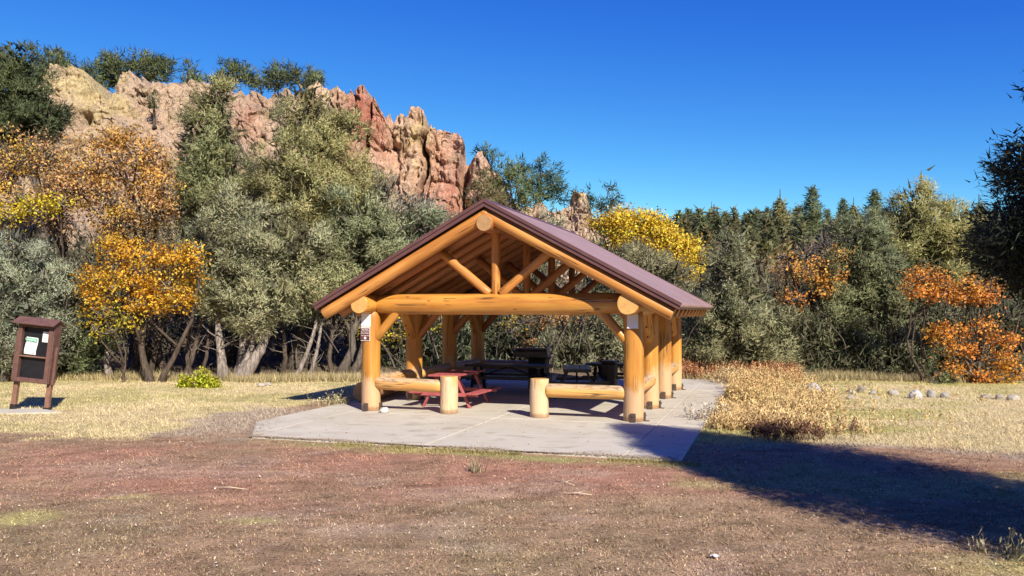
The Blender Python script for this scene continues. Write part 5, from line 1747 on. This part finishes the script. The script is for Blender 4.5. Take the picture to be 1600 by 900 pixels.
# ---------------------------------------------------------------- grass, litter, dry weeds
def blades(name, X, Yy, hgt, wid, lean, cols, mat=M_blade, zoff=0.0):
    n_ = len(X)
    Z = terrain(X, Yy) + zoff
    an = rng.uniform(0, 2 * np.pi, n_)
    d = np.stack([np.cos(an), np.sin(an), np.zeros(n_)], 1)
    sd = np.stack([-np.sin(an + rng.normal(0, 0.6, n_)), np.cos(an), np.zeros(n_)], 1) * (wid * 0.5)[:, None]
    b0 = np.stack([X, Yy, Z], 1)
    tip = b0 + d * (hgt * lean)[:, None] + np.array([0, 0, 1.0]) * (hgt * np.sqrt(np.clip(1 - lean ** 2, 0.02, 1)))[:, None]
    V_ = np.stack([b0 - sd, b0 + sd, tip], 1).reshape(-1, 3)
    o = ob(name, mesh_np(name, V_, np.arange(n_ * 3).reshape(-1, 3), mat, np.repeat(np.clip(cols, 0.01, 0.9), 3, 0)))
    tag(o, kind='stuff')
    return o
def off_slab(X, Yy, m=0.0):
    u, v = uv_of(X, Yy)
    ins = (u > -7.5 - m) & (u < 1.47 + m) & (v > -4.33 - m) & (v < 11.0 + m)
    cut = ((u + 7.5) * (4.33 - 2.5) + (v + 2.5) * 1.2) < -m
    return (~ins) | (cut & (v > -4.33 - m))
def wedge(n_, y0, y1, pw=1.0, s=0.68):
    Yy = y0 + (y1 - y0) * rng.uniform(0, 1, n_) ** pw
    X = rng.uniform(-s, s, n_) * Yy
    return X, Yy
# short dead turf and litter near the camera
X, Yy = wedge(330000, 6.2, 17.5, 1.15)
k = off_slab(X, Yy)
X, Yy = X[k], Yy[k]
gc2 = ground_color(X, Yy)
pn = fbm(np.stack([X * 2.2, Yy * 2.2, X * 0], 1), 3, 91)
pn3 = fbm(np.stack([X * 9, Yy * 9, X * 0], 1), 2, 93)
k = rng.uniform(0, 1, len(X)) < np.clip(0.6 + pn * 0.8 + pn3 * 0.5, 0.08, 1)
X, Yy, gc2 = X[k], Yy[k], gc2[k]
n_ = len(X)
cv = gc2 * rng.lognormal(0.12, 0.42, (n_, 1)) * (1 + rng.normal(0, 0.06, (n_, 3)))
fleck = rng.uniform(0, 1, n_) < 0.035
cv[fleck] = np.array([0.56, 0.47, 0.33]) * rng.uniform(0.8, 1.2, (fleck.sum(), 1))
blades('dead_turf', X, Yy, rng.uniform(0.015, 0.042, n_), rng.uniform(0.005, 0.012, n_), rng.uniform(0.78, 0.995, n_), cv)
# straw grass of the meadows
X, Yy = wedge(300000, 12.5, 30, 1.1, 0.7)
gc2 = ground_color(X, Yy)
lum = gc2[:, 0] + gc2[:, 1]
k = off_slab(X, Yy, 0.03) & (lum > 0.66)
X, Yy, gc2 = X[k], Yy[k], gc2[k]
n_ = len(X)
cl = fbm(np.stack([X * 1.3, Yy * 1.3, X * 0], 1), 3, 92)
cv = gc2 * rng.lognormal(0.0, 0.18, (n_, 1)) * (1 + 0.28 * cl[:, None])
blades('meadow_grass', X, Yy, rng.uniform(0.03, 0.09, n_) * (1 + 0.5 * cl), rng.uniform(0.008, 0.018, n_), rng.uniform(0.55, 0.97, n_), cv)
# greener fringe along the slab edge and taller ragged grass at the tree line
X1 = []; 
u = rng.uniform(-5.2, 1.9, 9000)
u = u[(vnoise(np.stack([u * 2.1, u * 0, u * 0], 1), 6) + vnoise(np.stack([u * 7, u * 0, u * 0], 1), 7) * 0.6) > -0.35]
v = -4.36 - np.abs(rng.normal(0, 0.12, len(u)))
q = np.stack([SX + UX * u + VX * v, SY + UY * u + VY * v], 1)
n_ = len(q)
blades('edge_grass', q[:, 0], q[:, 1], rng.uniform(0.02, 0.075, n_), rng.uniform(0.006, 0.012, n_), rng.uniform(0.3, 0.9, n_), np.array([0.30, 0.27, 0.11]) * rng.lognormal(-0.1, 0.35, (n_, 1)) * np.array([1.1, 1, 1]))
X = rng.uniform(-20, 20, 42000)
Yy = 27.0 + np.abs(rng.normal(0, 0.8, 42000)) + 0.5 * vnoise(np.stack([X * 0.7, X * 0, X * 0], 1), 4)
k = off_slab(X, Yy, 0.05)
X, Yy = X[k], Yy[k]
n_ = len(X)
blades('tree_line_grass', X, Yy, rng.uniform(0.08, 0.36, n_), rng.uniform(0.012, 0.024, n_), rng.uniform(0.1, 0.7, n_), np.array([0.42, 0.34, 0.18]) * rng.lognormal(-0.1, 0.35, (n_, 1)))

def weeds(name, X, Yy, hmin, hmax, cols, per=20, stemw=(0.008, 0.018)):
    """branching dry stems with seed flecks"""
    F_ = Foliage()
    Z = terrain(X, Yy)
    C = np.stack([X, Yy, Z], 1)
    h = rng.uniform(hmin, hmax, len(X))
    st = np.repeat(C, 3, 0)
    hh_ = np.repeat(h, 3)
    d = unit(rng.normal(0, 0.28, st.shape) + np.array([0, 0, 1]))
    sd = unit(np.cross(d, rng.normal(0, 1, st.shape))) * rng.uniform(*stemw, (len(st), 1)) * 0.5
    V_ = np.stack([st - sd, st + sd, st + d * hh_[:, None]], 1).reshape(-1, 3)
    cb = np.repeat(cols, 3, 0)
    F_._push(V_, np.arange(len(V_)).reshape(-1, 3), np.repeat(cb * 0.8, 3, 0))
    m = per
    tt = rng.uniform(0.3, 1.05, len(st) * m)[:, None]
    sp = np.repeat(st, m, 0) + np.repeat(d * hh_[:, None], m, 0) * tt
    dd = unit(np.repeat(d, m, 0) + rng.normal(0, 0.7, sp.shape))
    L = rng.uniform(0.03, 0.11, (len(sp), 1))
    sd = unit(np.cross(dd, rng.normal(0, 1, sp.shape))) * rng.uniform(0.005, 0.014, (len(sp), 1))
    mid = sp + dd * L * 0.6
    V_ = np.stack([sp, mid + sd, sp + dd * L, mid - sd], 1).reshape(-1, 3)
    i = np.arange(len(sp))[:, None] * 4
    f = np.concatenate([i + np.array([[0, 1, 2]]), i + np.array([[0, 2, 3]])], 0)
    cb2 = np.repeat(cb, m, 0) * rng.lognormal(0, 0.25, (len(sp), 1))
    F_._push(V_, f, np.repeat(np.clip(cb2, 0.01, 0.9), 4, 0), k=4)
    return F_
# tan weed patch right of the slab: taller at the back, thinning towards the meadow
n_ = 3600
u = 1.55 + rng.gamma(1.7, 1.0, n_)
v = rng.uniform(-0.7, 11.0, n_)
lim = np.interp(v, [-1.6, 0, 4, 8, 11], [3.0, 4.0, 3.9, 3.1, 2.6]) + rng.gamma(1.2, 0.35, n_) + 1.3 * vnoise(np.stack([v * 0.8, v * 0, v * 0], 1), 51) + 0.7 * vnoise(np.stack([v * 2.3, v * 0, v * 0], 1), 52)
nn = fbm(np.stack([u * 0.9, v * 0.9, u * 0], 1), 3, 95)
k = ((u < lim) | (rng.uniform(0, 1, n_) < 0.12)) & (nn > -0.16) & ~((u < 2.1) & (v < 1.5) & (nn < 0.1))
u, v, nn = u[k], v[k], nn[k]
X, Yy = SX + UX * u + VX * v, SY + UY * u + VY * v
tcol = np.clip(0.5 + nn * 1.2, 0, 1)[:, None]
cols = (np.array([0.64, 0.50, 0.24]) * (1 - tcol) + np.array([0.62, 0.43, 0.21]) * tcol) * rng.lognormal(0, 0.15, (len(u), 1))
k0 = v > -0.5 * (u - 1.5) - 0.2
hs = np.interp(v, [-1.6, 1, 4, 8, 11], [0.15, 0.3, 0.5, 0.62, 0.7])
F_ = weeds('dry_weeds', X, Yy, 0.06, 0.33, cols, 9)
tag(F_.build('dry_weeds', M_blade), kind='stuff')
k = (v > 2.5) & (rng.uniform(0, 1, len(v)) < 0.42) & (u < 2.2 + 0.13 * v)
F_ = weeds('tall_dry_weeds', X[k], Yy[k], 0.25, 0.58, cols[k] * np.array([1, 0.95, 0.9]), 12)
tag(F_.build('tall_dry_weeds', M_blade), kind='stuff')
# russet weeds behind the slab and by the tree line
n_ = 420
u = rng.uniform(-0.5, 3.6, n_)
v = 11.2 + rng.uniform(0, 1.3, n_)
X, Yy = SX + UX * u + VX * v, SY + UY * u + VY * v
F_ = weeds('russet_weeds', X, Yy, 0.2, 0.6, np.tile([0.42, 0.20, 0.10], (n_, 1)) * rng.lognormal(0, 0.25, (n_, 1)), 14)
tag(F_.build('russet_weeds', M_blade), kind='stuff')
# single countable dry plants
def plant(px, py, n_, sx, sy, h0, h1, col, label, per=14, name='dry_plant', stemw=(0.006, 0.012)):
    g = G(px, py)
    X = g[0] + rng.normal(0, sx, n_)
    Yy = g[1] + rng.normal(0, sy, n_)
    F_ = weeds(name, X, Yy, h0, h1, np.tile(col, (n_, 1)) * rng.lognormal(0, 0.2, (n_, 1)), per, stemw)
    o = F_.build(name, M_blade, None, (g[0], g[1], 0))
    o.location = (g[0], g[1], 0)
    tag(o, label, 'dry plant')
plant(1235, 687, 60, 0.36, 0.2, 0.12, 0.42, (0.17, 0.09, 0.06), 'dark brown dead shrub at the upper edge of the tree shadow', 10)
plant(1195, 680, 24, 0.13, 0.12, 0.1, 0.3, (0.22, 0.12, 0.07), 'small brown dead shrub left of the larger one at the shadow edge', 10)
plant(1112, 656, 46, 0.26, 0.22, 0.1, 0.34, (0.60, 0.52, 0.42), 'pale dried bush spilling over the right edge of the slab', 8)
plant(743, 738, 34, 0.045, 0.04, 0.12, 0.3, (0.50, 0.42, 0.26), 'tuft of pale dry grass standing in front of the slab', 0, 'grass_tuft')
plant(528, 633, 60, 0.22, 0.2, 0.12, 0.36, (0.50, 0.44, 0.24), 'dry grass tuft at the near end of the thick old log', 2, 'grass_tuft')
plant(1588, 872, 12, 0.07, 0.07, 0.1, 0.30, (0.42, 0.38, 0.20), 'thin dry weed at the lower right corner', 1, 'dry_weed')
plant(1530, 862, 8, 0.05, 0.05, 0.08, 0.22, (0.40, 0.34, 0.20), 'small dry weed left of the one in the lower right corner', 1, 'dry_weed')
plant(1140, 600, 60, 0.3, 0.5, 0.2, 0.6, (0.58, 0.42, 0.22), 'tan dry bush at the far right corner of the slab', 14)

# small tussocks that break up the dead turf and throw tiny shadows
X, Yy = wedge(3800, 6.3, 19, 1.1)
k = off_slab(X, Yy, 0.1)
X, Yy = np.repeat(X[k], 9), np.repeat(Yy[k], 9)
n_ = len(X)
X = X + rng.normal(0, 0.022, n_)
Yy = Yy + rng.normal(0, 0.022, n_)
gc2 = ground_color(X, Yy) * 0.6 + np.array([0.22, 0.17, 0.10]) * 0.4
blades('turf_tussocks', X, Yy, rng.uniform(0.02, 0.055, n_), rng.uniform(0.006, 0.013, n_), rng.uniform(0.3, 0.9, n_), gc2 * rng.lognormal(-0.05, 0.35, (n_, 1)))
# wind blown leaves and wood chips on the dirt and the slab
def flakes(name, X, Yy, z, size, cols):
    F_ = Foliage()
    n_ = len(X)
    C = np.stack([X, Yy, z + 0.008 + rng.uniform(0, 0.012, n_)], 1)
    nrm = unit(rng.normal(0, 0.35, (n_, 3)) + np.array([0, 0, 1]))
    a = unit(np.cross(nrm, rng.normal(0, 1, (n_, 3))))
    b_ = np.cross(nrm, a)
    s_ = size[:, None]
    V_ = np.stack([C - a * s_, C + b_ * s_ * 0.45, C + a * s_, C - b_ * s_ * 0.45], 1).reshape(-1, 3)
    i = np.arange(n_)[:, None] * 4
    f = np.concatenate([i + np.array([[0, 1, 2]]), i + np.array([[0, 2, 3]])], 0)
    F_._push(V_, f, np.repeat(np.clip(cols, 0.01, 0.9), 4, 0), np.repeat(nrm, 4, 0))
    o = F_.build(name, M_blade)
    tag(o, kind='stuff')
X, Yy = wedge(9000, 6.3, 19, 1.2)
k = off_slab(X, Yy, 0.05)
X, Yy = X[k], Yy[k]
n_ = len(X)
pal = np.array([[0.50, 0.38, 0.26], [0.36, 0.22, 0.13], [0.60, 0.52, 0.40], [0.20, 0.13, 0.09], [0.45, 0.33, 0.30]])[rng.integers(0, 5, n_)]
flakes('wood_chips', X, Yy, terrain(X, Yy) + 0.01, rng.uniform(0.006, 0.022, n_), pal * rng.lognormal(0, 0.2, (n_, 1)))
n_ = 420
u = rng.uniform(-7.0, 1.4, n_)
v_ = -4.2 + np.abs(rng.normal(0, 1, n_)) ** 1.3 * 3.2
u[:150] = 1.4 - np.abs(rng.normal(0, 0.3, 150))
v_[:150] = rng.uniform(-4, 10, 150)
q = SX + UX * u + VX * v_, SY + UY * u + VY * v_
pal = np.array([[0.42, 0.28, 0.12], [0.50, 0.38, 0.18], [0.28, 0.18, 0.10], [0.55, 0.45, 0.28]])[rng.integers(0, 4, n_)]
flakes('blown_leaves', q[0], q[1], np.full(n_, ZS), rng.uniform(0.008, 0.026, n_), pal)
# soil and dead grass creeping over the slab's front and left edges
n_ = 14000
u = np.concatenate([rng.uniform(-6.4, 1.4, n_ // 2), rng.uniform(-7.5, -6.2, n_ // 2)])
v_ = np.concatenate([-4.34 + np.abs(rng.normal(0, 0.07, n_ // 2)) * (1 + 1.2 * vnoise(np.stack([u[:n_ // 2] * 1.7, u[:n_ // 2] * 0, u[:n_ // 2] * 0], 1), 3)), rng.uniform(-4.2, 1.5, n_ // 2)])
lim_ = (u + 7.5) * (4.33 - 2.5) + (v_ + 2.5) * 1.2
k = np.concatenate([np.ones(n_ // 2, bool), (lim_[n_ // 2:] < np.abs(rng.normal(0, 0.5, n_ // 2))) & (lim_[n_ // 2:] > -0.3)])
u, v_ = u[k], v_[k]
X, Yy = SX + UX * u + VX * v_, SY + UY * u + VY * v_
n_ = len(X)
flakes('creeping_soil', X, Yy, np.full(n_, ZS - 0.004), rng.uniform(0.006, 0.02, n_), np.array([0.36, 0.27, 0.19]) * rng.lognormal(0, 0.25, (n_, 1)))
